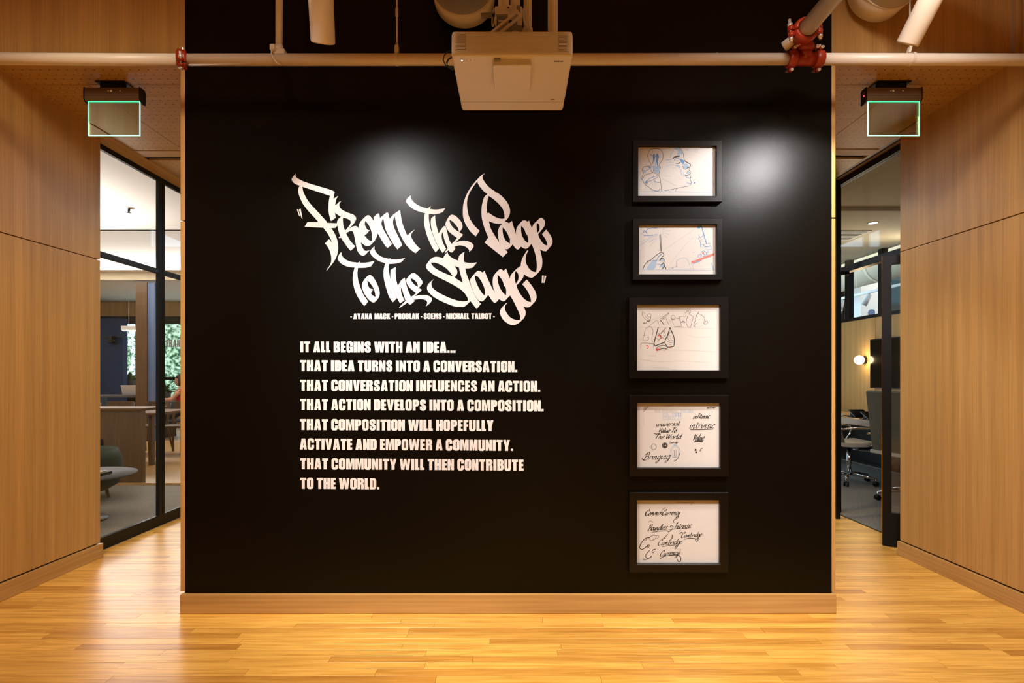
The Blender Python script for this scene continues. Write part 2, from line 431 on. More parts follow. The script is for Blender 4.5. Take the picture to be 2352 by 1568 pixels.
# ------------------------------------------------------------------ perforated soffits of the two corridors
ZS = 2.99
def soffit(name, xa, xb, xs, ystrip):
    c = MB().box(xa-.1, YW+.05, ZS+.03, xb+.1, 8.0, ZS+.05).build(name, 'subfloor', **S)
    g = .0022
    ys0, ys1 = ystrip
    segs = [(xa, xb, YW+.003, 3.347)]
    for a, b in ((xa, xs), (xs, xb)) : segs.append((a, b, 3.347, ys0))
    for a, b in ((xa, xb),): segs += [(a, b, ys1+.075, 5.9), (a, b, 5.9, 7.9)]
    for a, b, y0, y1 in segs:
        MB().box(a+g, y0+g, ZS, b-g, y1-g, ZS+.018).build('ceiling_panel', 'oak_perforated', c)
    MB().box(xa+g, ys0+g, ZS-.004, xb-g, ys1, ZS+.018, .002).build('plain_strip', 'oak_flat', c)
    MB().box(xa+g, ys1+.004, ZS+.004, xb-g, ys1+.012, ZS+.02).build('slot_edge', 'oak_flat', c)
soffit('ceiling_left', -2.914, -1.797, -2.52, (4.32, 4.44))
soffit('ceiling_right', 1.735, 2.775, 2.302, (4.29, 4.41))
# sloping head boards between soffit and glazing
def yprism(mb, poly, y0, y1):  # poly in x, z
    return mb.prism([poly], lambda u, v, d: Vector((u, d, v)), y0, y1)
yprism(MB(), [(-2.914, 2.993), (-2.934, 3.02), (-3.06, 3.02), (-3.06, 2.958), (-2.998, 2.958)], 3.962, 8.0).build('trim_4', 'oak_y', **S)
yprism(MB(), [(2.775, 2.993), (2.775, 3.04), (3.04, 3.11), (3.04, 3.068), (2.984, 3.068)], 4.012, 8.0).build('trim_5', 'oak_y', **S)
# ------------------------------------------------------------------ corridor ends
e = MB().box(-1.745, 6.62, 0, 1.69, 6.7, 3.1).build('wall_north', 'subfloor', **S)
for z0, z1 in ((.108, 2.08), (2.086, 2.985)):
    MB().box(-1.745, 6.6, z0, 1.69, 6.62, z1).build('panel', 'oak', e)
MB().box(-1.76, 6.585, 0, 1.70, 6.62, .0985).build('baseboard_north', 'oak_flat', **S)
e = MB().box(-3.1, 8.02, 0, 3.1, 8.1, 3.1).build('wall_end', 'subfloor', **S)
MB().box(-3.0, 8.0, .1, 2.98, 8.02, 2.985).build('panel', 'oak', e)
# ------------------------------------------------------------------ left glazed partition
def pane(x, y0, y1, z0, z1, parent): MB().box(x-.004, y0, z0, x+.004, y1, z1).build('pane', 'pane_glass', parent)
gl = MB()
xa, xb = XGL-.027, XGL
gl.box(xa, 3.97, 0, xb, 8.0, .090, .002); gl.box(xa, 3.97, 2.918, xb, 8.0, 2.957, .002)
gl = gl.build('window_1', 'black_metal', **S)
for y0, y1 in ((3.972, 4.02), (4.785, 4.822), (4.826, 4.863), (5.66, 5.697), (5.701, 5.74), (6.8, 6.9)):
    m = MB().box(xa, y0, .09, xb+.004, y1, 2.918, .002)
    m.build('mullion', 'black_metal', gl)
for y0, y1 in ((4.02, 4.785), (4.863, 5.66), (5.74, 6.8), (6.9, 8.0)):
    MB().box(xa, y0, 2.134, xb+.002, y1, 2.176, .003).build('transom', 'blue_black_metal', gl)
    pane(-3.018, y0, y1, .09, 2.134, gl); pane(-3.018, y0, y1, 2.176, 2.918, gl)
# ------------------------------------------------------------------ right glazed partition with open pivot door
gr = MB(); xa, xb = XGR, XGR+.055
gr.box(xa, 4.02, 3.016, xb, 8.0, 3.066, .002); gr.box(xa, 5.25, 0, xb, 8.0, .09, .002); gr.box(xa, 4.02, 0, xb, 4.06, 3.016, .002)
gr = gr.build('window_2', 'black_metal', **S)
MB().box(xa-.01, 4.03, 2.200, xb, 8.0, 2.256, .003).build('transom', 'blue_black_metal', gr)
for y0, y1 in ((5.25, 5.31), (6.3, 6.36)): MB().box(xa, y0, 0, xb, y1, 3.016, .003).build('mullion', 'black_metal', gr)
pane(3.01, 4.06, 5.25, 2.256, 3.016, gr); pane(3.01, 5.31, 6.3, 2.256, 3.016, gr); pane(3.01, 5.31, 6.3, .09, 2.2, gr); pane(3.01, 6.36, 8.0, .09, 3.016, gr)
MB().box(2.862, 5.02, .0, 2.900, 5.06, 3.01, .003).build('door_post', 'black_metal', gr)
MB().box(2.900, 5.03, 2.17, 2.985, 5.05, 2.2, .002).build('stay', 'black_metal', gr)
# carpet edge strip
MB().box(2.976, 4.06, -.012, 2.992, 5.25, .004).build('threshold', 'black_metal', gr)
# door leaf
P0 = Vector((2.757, 4.235, 0)); U = Vector((.835, -.55, 0)).normalized(); V = Vector((U.y, -U.x, 0)); W_ = .78; T_ = .045
dr = thing('pivot_door', P0, 'tall black framed glass door standing open at the right corridor', 'door')
dr['kind'] = 'structure'; del dr['category']; dr.name = 'door_1'
def leafbox(u0, u1, z0, z1, t0, t1, name, m, bev=.002):
    b = MB(); vs = []
    for z in (z0, z1):
        for t in (t0, t1):
            for u in (u0, u1): vs.append(P0 + U*u - V*t + Vector((0, 0, z)))
    b.add(vs, [(0, 2, 3, 1), (4, 5, 7, 6), (0, 1, 5, 4), (2, 6, 7, 3), (0, 4, 6, 2), (1, 3, 7, 5)])
    return b.build(name, m, dr)
leafbox(0, .058, .006, 2.165, 0, T_, 'stile', 'black_metal'); leafbox(W_-.058, W_, .006, 2.165, 0, T_, 'stile', 'black_metal')
leafbox(.058, W_-.058, 2.10, 2.165, 0, T_, 'top_rail', 'black_metal'); leafbox(.058, W_-.058, .006, .25, 0, T_, 'bottom_rail', 'black_metal')
leafbox(.058, W_-.058, .25, 2.10, .018, .026, 'pane', 'pane_glass')
leafbox(-.004, 0, .006, 2.165, .006, .012, 'edge_seal', 'chrome')
# ------------------------------------------------------------------ lounge behind the left glass
MB().box(-12, 2.8, -.06, -3.0, 6.6, .0).build('floor_lounge', 'carpet', **S)
MB().box(-13, 6.6, -.06, -3.0, 14.6, .0).build('floor_cafe', 'wood_table', **S)
MB().box(-12.2, 2.8, 0, -12, 14.5, 3.3).build('wall_west', 'plaster_white', **S)
MB().box(-12, 2.7, 0, -3.1, 2.8, 3.3).build('wall_south', 'plaster_white', **S)
m = MB().box(-12, 2.8, 3.0, -3.06, 6.75, 3.05); m.box(-12, 6.75, 3.28, -3.06, 10.96, 3.33); m.box(-12, 6.70, 3.0, -3.06, 6.75, 3.33)
m.build('ceiling_lounge', 'plaster_white', **S)
m = MB().box(-13, 10.96, 3.13, -3.06, 14.3, 3.4)
m.build('ceiling_cafe', 'plaster_beige', **S)
MB().box(-3.06, 8.0, 0, -2.96, 14.5, 3.3).build('wall_east', 'plaster_white', **S)
m = MB().box(-13, 14.3, 2.777, -3.0, 14.4, 3.13); m.box(-13, 14.3, 0, -3.0, 14.4, .55)
wn = m.build('wall_far', 'oak', **S)
MB().box(-13, 14.3, .55, -9.95, 14.4, 2.777).build('wall_far_pier', 'blue_panel', **S)
wf = MB().box(-9.95, 14.3, 2.58, -3.0, 14.38, 2.777).build('window_3', 'black_metal', **S)
for zc in (1.2, .58): MB().box(-9.95, 14.3, zc-.035, -3.0, 14.38, zc+.04).build('window_rail', 'black_metal', wf)
for xc in (-9.5, -8.98, -7.9, -6.6, -5.3, -4.0): MB().box(xc-.05, 14.28, .55, xc+.05, 14.38, 2.6).build('window_post', 'black_metal', wf)
MB().box(-9.95, 14.33, .6, -3, 14.34, 2.6).build('pane', 'pane_glass', wf)
sp = thing('sprinkler', (-3.965, 5.83, 2.95), 'chrome fire sprinkler in the white ceiling behind the left glass', 'sprinkler')
MB().lathe((-3.965, 5.83, 2.988), [(.001, 0), (.045, 0), (.047, .006), (.04, .013), (.001, .013)]).build('escutcheon', 'chrome', sp)
m = MB().cyl((-3.965, 5.83, 2.99), (-3.965, 5.83, 2.955), .009); m.lathe((-3.965, 5.83, 2.948), [(.001, 0), (.02, 0), (.02, .003), (.001, .006)])
m.cyl((-3.98, 5.83, 2.985), (-3.968, 5.83, 2.95), .003, n=6); m.cyl((-3.95, 5.83, 2.985), (-3.962, 5.83, 2.95), .003, n=6)
m.build('head', 'black_metal', sp)
# ------------------------------------------------------------------ meeting room behind the right glass
MB().box(2.992, 2.6, -.06, 5.0, 9.8, .002).build('floor_meeting', 'carpet', **S)
m = MB().box(3.04, 2.6, 3.04, 5.1, 5.94, 3.08); m.box(3.04, 5.94, 3.0, 5.1, 9.8, 3.08)
m.build('ceiling_meeting', 'plaster_beige', **S)
MB().box(3.0, 9.7, 0, 5.1, 9.8, 3.1).build('wall_meeting_far', 'oak', **S)
MB().box(2.95, 2.5, 0, 5.1, 2.6, 3.1).build('wall_meeting_near', 'plaster_beige', **S)
we = MB().box(5.02, 2.6, 0, 5.08, 9.8, 2.08).build('wall_meeting_side', 'subfloor', **S)
yy = [2.6, 4.5, 5.3, 6.2, 7.02, 7.83, 8.625, 9.7]
for a, b in zip(yy[:-1], yy[1:]): MB().box(5.0, a+.004, .1, 5.02, b-.004, 2.08).build('panel', 'oak', we)
w4 = MB().box(4.99, 2.6, 2.08, 5.07, 9.7, 2.125).build('window_4', 'black_metal', **S)
for yc in (9.3, 8.485, 7.71, 6.93, 6.15, 5.37, 4.6): MB().box(4.99, yc-.05, 2.125, 5.07, yc+.05, 3.0, .003).build('mullion', 'black_metal', w4)
MB().box(5.028, 2.6, 2.125, 5.034, 9.7, 3.0).build('pane', 'pane_glass', w4)
# office beyond
MB().box(5.1, 3, -.06, 13, 18, 0).build('floor_office', 'carpet', **S)
MB().box(5.1, 3, 4.0, 13, 18, 4.1).build('ceiling_office', 'plaster_white', **S)
MB().box(5.09, 18, 0, 13, 18.1, 4).build('wall_office_far', 'plaster_white', **S)
MB().box(13, 3, 0, 13.1, 18, 4).build('wall_office_side', 'plaster_white', **S)
MB().box(5.09, 2.9, 0, 13, 3, 4).build('wall_office_near', 'plaster_white', **S)
# ------------------------------------------------------------------ hand-drawn title, cut vinyl
c = 1
def T(ox, oy, s, pts): return [((ox + p[0]/s), (oy + p[1]/s)) + tuple(p[2:]) for p in pts]
t1 = lambda p: T(660, 390, 13.069, p)
t2 = lambda p: T(680, 500, 13.069, p)
t3 = lambda p: T(810, 470, 13.069, p)
t4 = lambda p: T(930, 440, 10.456, p)
t5 = lambda p: T(1050, 390, 7.464, p)
t6 = lambda p: T(1130, 490, 10.453, p)
t7 = lambda p: T(960, 570, 10.456, p)
t8 = lambda p: T(1070, 600, 10.456, p)
tc = lambda p: T(740, 560, 7.35, p)
tb = lambda p: T(940, 380, 4.125, p)
FROM = [t1([(272,100,c),(248,140),(250,190),(290,240),(370,290),(480,345),(620,395),(800,452),(1000,510),(1200,570),(1340,615),(1410,652,c),(1422,685,c),(1400,760),(1385,880,c),(1460,820),(1530,785,c),(1480,860),(1450,960),(1435,1070,c),(1500,1020),(1560,960),(1615,940,c),(1570,1000),(1558,1070),(1590,1150),(1670,1215),(1780,1270),(1900,1315),(1990,1350),(2045,1400),(2065,1460),(2050,1520)])
 + t2([(1760,140),(1690,220),(1620,300),(1570,360,c),(1640,300),(1720,260),(1800,250),(1845,275),(1868,320,c)])
 + t3([(185,640),(220,540),(290,450),(370,370),(440,320),(490,320),(530,350),(580,410),(640,490,c),(628,380,c),(690,320),(750,270),(785,263,c),(800,290),(820,405,c),(870,360),(950,290),(1020,240),(1060,240,c),(1085,320),(1112,425,c),(1170,350),(1260,270),(1350,205),(1400,175),(1430,185,c),(1440,280),(1465,430),(1500,580),(1560,740),(1610,860),(1650,935,c),(1700,870),(1780,800),(1865,745,c),(1800,820),(1760,900),(1765,980),(1810,1070),(1880,1170),(1960,1260),(2030,1320,c),(1960,1390),(1890,1455,c),(1800,1400),(1680,1290),(1580,1170),(1490,1020),(1420,880),(1370,760),(1330,640),(1295,500),(1275,400),(1262,345,c),(1225,430),(1212,540),(1230,640),(1280,770),(1340,890),(1410,1030),(1490,1215,c),(1415,1280),(1345,1340,c),(1270,1250),(1180,1110),(1090,950),(1020,820),(975,690),(950,560),(925,440),(910,405,c),(880,490),(865,570),(890,660),(940,770),(1010,890),(1080,1010),(1180,1180,c),(1110,1250),(1040,1300,c),(960,1200),(870,1060),(800,940),(745,860,c),(730,950),(680,1050),(600,1150),(530,1215),(450,1240),(370,1220),(300,1170),(245,1125,c),(265,1210),(310,1310),(370,1380),(440,1385),(515,1365,c),(440,1440),(360,1515),(300,1530),(220,1490),(150,1390),(112,1260),(82,1100),(52,950),(20,830)])
 + t2([(1700,410),(1650,390),(1590,415),(1505,465,c),(1550,560),(1620,680),(1700,780),(1778,855,c),(1710,930),(1640,990,c),(1560,900),(1480,790),(1410,690),(1355,600,c),(1340,602),(1285,612,c),(1290,580),(1325,555,c),(1290,440),(1260,320),(1240,230,c),(1180,305,c),(1055,310,c),(1130,420),(1190,540),(1240,680),(1265,830),(1265,960),(1240,1090),(1200,1200),(1140,1310),(1050,1430),(980,1515),(905,1600,c),(960,1500),(1020,1420),(1055,1320),(1060,1200),(1045,1100),(1010,980),(950,870),(875,770,c),(930,700),(980,645,c),(1020,670),(1060,720),(1090,765,c),(1060,680),(1000,560),(920,430),(820,300,c),(260,272,c),(340,133,c),(680,137,c)])
 + t1([(821,1437),(700,1310),(570,1160),(470,1020),(400,880),(345,730),(325,620),(335,550),(378,475,c),(300,450),(220,410),(150,340),(130,280),(160,220),(210,160)]),
 t1([(450,505,c),(470,620),(520,750),(590,880),(700,1030),(830,1170),(960,1310),(1160,1530),(1192,1592,c),(1487,1603,c),(1505,1530),(1550,1460),(1612,1408,c),(1530,1360),(1430,1285,c),(1440,1360),(1450,1440,c),(1315,1535,c),(1270,1400),(1240,1250),(1240,1050),(1255,900),(1282,778,c)]),
 t2([(1404,-5,c),(1500,15),(1590,55),(1640,110),(1630,190),(1570,280),(1475,390,c),(1430,280),(1410,150)]),
 t3([(380,485,c),(430,540),(490,620),(550,760),(580,880),(590,1000),(575,1085,c),(530,1080),(470,1050),(400,980),(350,915,c),(400,895),(460,830),(520,760,c),(470,765),(420,720),(380,640),(365,560)])]
THE1_T = [t4([(135,90,c),(150,160),(200,240),(290,310),(400,365),(545,408,c),(625,345,c),(600,415,c),(700,430),(820,425),(970,400,c),(910,490,c),(820,525),(700,545),(575,535,c),(575,640),(590,760),(620,900),(670,1040),(730,1190),(822,1362,c),(740,1460,c),(670,1360),(590,1200),(520,1020),(475,830),(460,680),(485,515,c),(350,480),(220,430),(110,350),(45,270),(35,210),(60,160)])]
THE1_HE = [t4([(725,565,c),(735,700),(765,850),(810,1005,c),(870,910),(920,845),(950,828),(978,840),(1000,910),(1040,1070),(1075,1180),(1120,1255,c),(1180,1200),(1255,1112,c),(1180,1060),(1080,980),(1010,890),(975,790),(1000,700),(1060,600),(1120,555),(1200,575),(1290,650),(1360,740),(1385,820),(1370,890),(1305,975,c),(1400,1035,c),(1320,1120),(1200,1235,c),(1280,1200),(1400,1180),(1520,1195),(1610,1240),(1650,1300),(1620,1370),(1545,1455,c),(1540,1400),(1490,1345),(1400,1300),(1290,1290),(1180,1325,c),(1215,1350,c),(1180,1410),(1130,1460),(1090,1450),(1045,1405,c),(955,1490,c),(970,1440),(1030,1360,c),(985,1250),(940,1120),(905,965,c),(882,1050),(890,1140),(920,1240),(990,1370,c),(907,1475,c),(840,1380),(740,1190),(670,1010),(635,860),(622,740),(632,640,c)]),
 t4([(1070,675,c),(1150,720),(1220,800),(1280,880),(1298,965,c),(1220,920),(1130,830),(1085,750)])]
PAGE = [t5([(478,62,c),(440,100),(440,150),(480,220),(550,300),(640,365),(740,430),(830,520),(890,620),(908,710),(895,780),(860,840),(810,888,c),(845,892),(890,915,c),(940,875,c),(960,950),(1015,1125,c)])
 + t6([(575,440),(600,340),(660,250),(740,175),(800,170),(850,200,c),(890,170,c),(920,260),(955,355,c),(1000,260),(1080,180),(1150,115),(1200,110),(1255,160),(1272,230),(1255,310),(1190,400),(1105,505,c),(1140,590),(1200,690),(1265,750),(1330,775,c),(1325,710),(1280,610),(1200,500,c),(1300,388,c),(1380,490),(1440,600),(1455,680),(1430,760),(1300,910,c),(1230,900),(1155,865,c),(1180,980),(1205,1100),(1205,1230),(1185,1320),(1130,1400),(1050,1480),(980,1535),(920,1540),(840,1510),(765,1455,c),(705,1430),(660,1350),(690,1270,c),(700,1180),(730,1080),(790,970),(858,872,c),(870,885,c),(820,1010),(808,1120),(830,1220),(890,1320),(970,1390),(1060,1410,c),(1075,1300),(1070,1150),(1040,980),(1000,850),(948,730,c),(890,800),(830,845),(770,840),(695,795,c),(650,850),(610,865),(560,830),(495,745,c),(430,820),(370,860),(305,855,c),(380,930,c),(260,1048,c)])
 + t5([(470,1245,c),(535,1160,c),(480,1030),(440,900),(418,780),(420,650),(440,540),(470,460),(520,415,c),(460,370),(390,290),(355,230),(345,195,c),(270,300),(210,400),(175,500),(170,620),(190,760),(230,860),(300,960),(385,1045,c),(318,1140,c),(230,1060),(150,940),(105,820),(98,700),(110,570),(160,430),(240,290),(340,170),(420,90)]),
 t5([(540,445,c),(620,500),(710,580),(780,670),(810,760),(812,835,c),(730,835),(640,800),(540,735,c),(515,745,c),(508,640),(520,530)]),
 t5([(543,880,c),(640,915),(720,927),(775,921,c),(730,970),(700,1050),(700,1130),(722,1240,c),(640,1120),(575,1000)]),
 t6([(255,335,c),(320,400),(380,500),(415,590,c),(435,595,c),(430,730,c),(340,660),(280,560),(255,440)]),
 t6([(700,295,c),(770,370),(810,470),(820,505,c),(845,505,c),(870,620),(865,715,c),(790,650),(730,550),(700,430)]),
 t6([(1080,230,c),(1125,260),(1145,330),(1135,410),(1088,470,c),(1075,380),(1070,290)])]
ST = [t7([(710,90,c),(730,150),(790,210),(870,260),(970,300,c),(980,220),(1010,160),(1120,80,c),(1105,150),(1100,240),(1110,330,c),(1200,350),(1320,350),(1420,340,c),(1370,400),(1320,460,c),(1240,480),(1135,485,c),(1170,630),(1220,760),(1270,900),(1330,1050),(1400,1190),(1510,1335,c),(1410,1460,c),(1340,1370),(1260,1270,c),(1190,1340),(1120,1395),(1020,1410),(880,1395),(700,1330),(540,1260),(400,1180),(290,1090),(230,1010),(220,930),(260,850),(380,740,c),(330,810),(325,880),(370,970),(460,1040),(600,1120),(780,1200),(950,1255),(1090,1275),(1195,1262,c),(1190,1190),(1130,1090),(1040,1000),(920,920),(740,820),(560,730),(400,650),(290,570),(210,490),(190,430),(220,370),(290,280),(360,225),(430,205),(520,215),(605,240,c),(630,190)]),
 t7([(305,345,c),(400,345),(500,375),(640,450),(760,560),(840,680,c),(740,640),(620,590),(480,520),(370,440)]),
 t7([(865,420,c),(985,460,c),(1010,580),(1050,720),(1080,830,c),(980,770),(880,700,c),(940,610),(940,530),(910,470)])]
AGE = [t8([(110,430),(140,380),(200,310),(270,240),(330,230),(400,270,c),(450,225,c),(480,310),(540,450),(620,620),(705,765,c),(660,640),(645,500),(660,370),(720,280),(800,200),(850,190),(905,230,c),(965,175,c),(990,240),(1055,415,c),(1080,330),(1140,260),(1220,180),(1300,120,c),(1340,126,c),(1400,200),(1393,305,c),(1370,400),(1310,480),(1215,580,c),(1250,680),(1310,790),(1400,900),(1490,960),(1565,980,c),(1555,880),(1510,770),(1440,650),(1355,550,c),(1460,438,c),(1540,530),(1640,670),(1690,790),(1695,880),(1670,950),(1610,1020),(1530,1095),(1460,1105),(1385,1090,c),(1430,1190),(1435,1270),(1400,1350),(1330,1430),(1240,1500),(1160,1530),(1060,1520),(960,1460),(880,1380),(830,1280),(820,1200),(860,1120),(930,1040),(1000,985,c),(945,1070),(940,1150),(980,1240),(1060,1340),(1150,1390),(1230,1410),(1300,1400,c),(1305,1330),(1270,1220),(1200,1070),(1130,930),(1060,820,c),(1000,880),(940,945),(880,955),(795,905,c),(750,960),(700,995),(660,975),(600,900),(540,805,c),(480,880),(420,945),(370,960),(300,930),(230,830),(170,700),(120,560),(105,480)]),
 t8([(215,345,c),(290,370),(360,460),(430,600),(455,700),(450,822,c),(380,750),(300,620),(240,480)]),
 t8([(760,315,c),(830,390),(890,490),(925,605,c),(950,600,c),(970,720),(962,818,c),(880,740),(810,620),(765,470)]),
 t8([(1195,235,c),(1240,270),(1265,350),(1255,450),(1198,540,c),(1175,420),(1175,300)])]
TO_T = [tc([(325,140,c),(335,200),(400,265),(480,300),(605,318,c),(640,292,c),(630,318,c),(750,315),(885,288,c),(830,375,c),(740,400),(605,405,c),(595,500),(610,620),(650,740),(700,860),(778,970,c),(735,1025),(710,1045,c),(650,970),(570,830),(520,650),(520,520),(550,398,c),(420,380),(320,330),(265,260),(270,220),(300,160)])]
TO_O = [tc([(800,525),(850,550),(910,640),(960,760),(970,860),(930,940),(880,985),(830,975),(760,910),(700,810),(670,710),(690,640),(740,570)]),
 tc([(762,610,c),(840,700),(880,780),(905,895,c),(860,875),(820,835,c),(862,768,c),(800,745),(772,680)])]
THE2_T = [tc([(885,35,c),(885,90),(930,165),(1010,220),(1120,252,c),(1155,245,c),(1165,262,c),(1290,262),(1403,235,c),(1340,305,c),(1250,330),(1130,338,c),(1125,430),(1145,560),(1190,740),(1262,915,c),(1192,985,c),(1130,890),(1080,740),(1040,570),(1040,430),(1070,325,c),(960,290),(860,220),(810,150),(820,105)])]
THE2_HE = [tc([(1240,390,c),(1240,500),(1250,610),(1280,710,c),(1330,620),(1395,570,c),(1420,680),(1450,780),(1500,895,c),(1590,830,c),(1510,770),(1440,690),(1420,610),(1450,560),(1510,500),(1570,500),(1640,560),(1690,630),(1690,670),(1630,745,c),(1685,775,c),(1560,885,c),(1640,865),(1760,865),(1830,895),(1855,940),(1820,1000),(1750,1055,c),(1775,990),(1740,945),(1650,930),(1540,945,c),(1565,960,c),(1510,1010),(1475,1020),(1440,990,c),(1300,1085,c),(1310,1060),(1410,960,c),(1370,840),(1340,725,c),(1330,780),(1350,870),(1392,950,c),(1315,1005,c),(1260,900),(1190,730),(1155,580),(1155,440,c)]),
 tc([(1490,575,c),(1560,610),(1610,680),(1618,725,c),(1560,690),(1510,630)])]
QUOTES = [[t1([(288,1185,c),(330,1190,c),(380,1395,c),(355,1380,c)])], [t1([(350,1195,c),(400,1170,c),(455,1470,c),(435,1465,c)])],
 [tb([(1258,1042,c),(1275,1042,c),(1268,1110,c),(1254,1112,c)])], [tb([(1282,1045,c),(1299,1045,c),(1282,1112,c),(1270,1110,c)])]]
title = thing('vinyl_title', (-.47, YW-.001, 1.5), 'large white brush-script lettering across the upper black wall', 'lettering')
def wall2(u, v, d): return Vector(((u-CX)*YW/F, d, CH + (CY-v)*YW/F))
kk = 0
for loops, nm in ((FROM, 'word_from'), (THE1_T, 'letter_t'), (THE1_HE, 'letters_he'), (PAGE, 'word_page'), (TO_T, 'letter_t'), (TO_O, 'letter_o'), (THE2_T, 'letter_t'), (THE2_HE, 'letters_he'), (ST, 'letters_st'), (AGE, 'letters_age')) + tuple((q, 'quote_mark') for q in QUOTES):
    kk += 1
    MB().prism([spline(lp, seg=4) for lp in loops], wall2, YW-.0009-.00006*kk, YW-.0002, back=False).build(nm, 'vinyl', title)

# ------------------------------------------------------------------ heavy condensed capitals (y up, cap height 195)
def arc(cx, cy, r, a0, a1, n=4):
    return [(cx + r*math.cos(math.radians(a0 + (a1-a0)*k/n)), cy + r*math.sin(math.radians(a0 + (a1-a0)*k/n))) for k in range(n+1)]
def rr(x0, y0, x1, y1, r, ry=None):
    o = []
    ry = ry or r
    for cx, cy, a in ((x1-r, y0+ry, -90), (x1-r, y1-ry, 0), (x0+r, y1-ry, 90), (x0+r, y0+ry, 180)):
        o += [(cx + r*math.cos(math.radians(a + 90*k/5)), cy + ry*math.sin(math.radians(a + 90*k/5))) for k in range(6)]
    return o
G = {
'I': (55, [[(0,0),(55,0),(55,195),(0,195)]]),
'T': (108, [[(27,0),(81,0),(81,153),(108,153),(108,195),(0,195),(0,153),(27,153)]]),
'L': (78, [[(0,0),(78,0),(78,41),(54,41),(54,195),(0,195)]]),
'E': (88, [[(0,0),(88,0),(88,40),(52,40),(52,80),(84,80),(84,118),(52,118),(52,155),(87,155),(87,195),(0,195)]]),
'F': (86, [[(0,0),(52,0),(52,78),(80,78),(80,116),(52,116),(52,154),(86,154),(86,195),(0,195)]]),
'H': (118, [[(0,0),(50,0),(50,78),(68,78),(68,0),(118,0),(118,195),(68,195),(68,118),(50,118),(50,195),(0,195)]]),
'N': (115, [[(0,0),(46,0),(46,92),(68,0),(115,0),(115,195),(69,195),(69,108),(44,195),(0,195)]]),
'M': (150, [[(0,0),(41,0),(41,128),(62,0),(88,0),(109,128),(109,0),(150,0),(150,195),(90,195),(76,92),(60,195),(0,195)]]),
'W': (190, [[(25,0),(80,0),(95,105),(110,0),(165,0),(190,195),(142,195),(134,88),(118,195),(72,195),(57,88),(49,195),(0,195)]]),
'V': (125, [[(33,0),(92,0),(125,195),(74,195),(63,60),(52,195),(0,195)]]),
'Y': (122, [[(34,0),(88,0),(88,76),(122,195),(72,195),(61,125),(50,195),(0,195),(34,76)]]),
'A': (125, [[(0,0),(51,0),(54,35),(71,35),(73,0),(125,0),(95,195),(31,195)], [(56,70),(69,70),(62.5,140)]]),
'K': (122, [[(0,0),(52,0),(52,88),(70,0),(122,0),(92,104),(118,195),(68,195),(52,125),(52,195),(0,195)]]),
'O': (118, [rr(0,-3,118,198,46,40), rr(49,36,69,159,9)]),
'D': (118, [[(0,0)] + arc(70,46,48,-75,0) + arc(70,149,48,0,75) + [(0,195)], [(52,36),(60,36),(66,44),(66,151),(60,159),(52,159)]]),
'P': (112, [[(0,0),(52,0),(52,74)] + arc(70,116,42,-70,0) + arc(70,153,42,0,75) + [(0,195)], [(52,108),(58,110),(61,118),(61,150),(58,158),(52,160)]]),
'R': (118, [[(0,0),(52,0),(52,86),(60,84),(66,74),(66,0),(117,0),(117,60),(112,92),(96,102),(114,118),(117,134),(117,158),(108,182),(84,195),(0,195)], [(52,119),(60,122),(64,130),(64,152),(60,160),(52,162)]]),
'B': (117, [[(0,0),(70,0),(100,8),(115,30),(117,60),(112,90),(96,102),(110,114),(114,130),(114,160),(104,184),(76,195),(0,195)], [(52,118),(58,119),(62,125),(62,154),(58,160),(52,161)], [(52,35),(60,36),(65,44),(65,76),(60,83),(52,84)]]),
'U': (118, [[(0,195),(0,45)] + arc(46,40,46,190,255)+ arc(72,40,46,-75,-5) + [(118,45),(118,195),(68,195),(68,46),(64,38),(59,36),(54,38),(50,46),(50,195)]]),
'C': (118, [[(118,118),(69,118),(69,148),(66,157),(59,160),(52,157),(49,148),(49,47),(52,38),(59,35),(66,38),(69,47),(69,82),(118,82)] + arc(72,40,46,0,-80)+arc(46,40,46,-100,-180)+arc(46,155,46,180,100)+arc(72,155,46,80,0)]),
'G': (115, [[(115,120),(68,120),(68,148),(65,157),(58,160),(51,157),(48,148),(48,47),(51,38),(58,35),(64,38),(67,47),(67,72),(58,72),(58,102),(115,102),(115,0),(88,0),(84,12),(74,2),(58,-3)] + arc(46,41,46,-100,-180)+arc(46,155,46,180,100)+arc(69,155,46,80,0)]),
'S': (115, [[(110,124),(64,124),(64,150),(62,158),(57,161),(51,158),(49,150),(51,138),(62,124),(96,96),(110,80),(115,60),(115,44),(108,18),(88,1),(60,-4),(30,1),(8,18),(2,44),(2,76),(48,76),(48,44),(51,36),(57,33),(63,36),(66,44),(64,58),(54,72),(20,100),(6,118),(1,140),(4,165),(18,188),(44,199),(74,199),(98,190),(109,168)]]),
'.': (40, [[(0,0),(40,0),(40,40),(0,40)]]),
'-': (62, [[(6,62),(58,62),(58,94),(6,94)]]),
}
GAP, SPACE = 14, 60
def text_line(txt, xl, yl, xr, yr, cap, label, group, space=SPACE, gap=GAP, ell=None):
    """xl, yl: baseline start in px; xr, yr: baseline end"""
    wpx = xr - xl; adv = 0; pos = []
    for ch in txt:
        if ch == ' ': adv += space - gap; continue
        pos.append((ch, adv)); adv += G[ch][0] + gap
    adv -= gap
    sx = wpx / adv; sy = cap / 195; sl = (yr-yl)/wpx
    base = wall2(xl, yl, YW-.001)
    t = thing('lettering_line', base, label, 'lettering', group)
    cache = {}
    for ch, a in pos:
        x = xl + a*sx; y = yl + (x-xl)*sl
        if ch not in cache:
            f = lambda u, v, d: base + Vector((u*sx*YW/F, d-base.y, v*sy*YW/F))
            o = MB().prism(G[ch][1], f, YW-.0010, YW-.0002, back=False).build('letter', 'vinyl', t)
            cache[ch] = o
        else:
            o = cache[ch].copy(); COL.objects.link(o); o.parent = t
        o.location = (a*sx*YW/F, 0, -(y-yl)*YW/F)
    return t
GR = 'lines of white block capitals on the black wall'
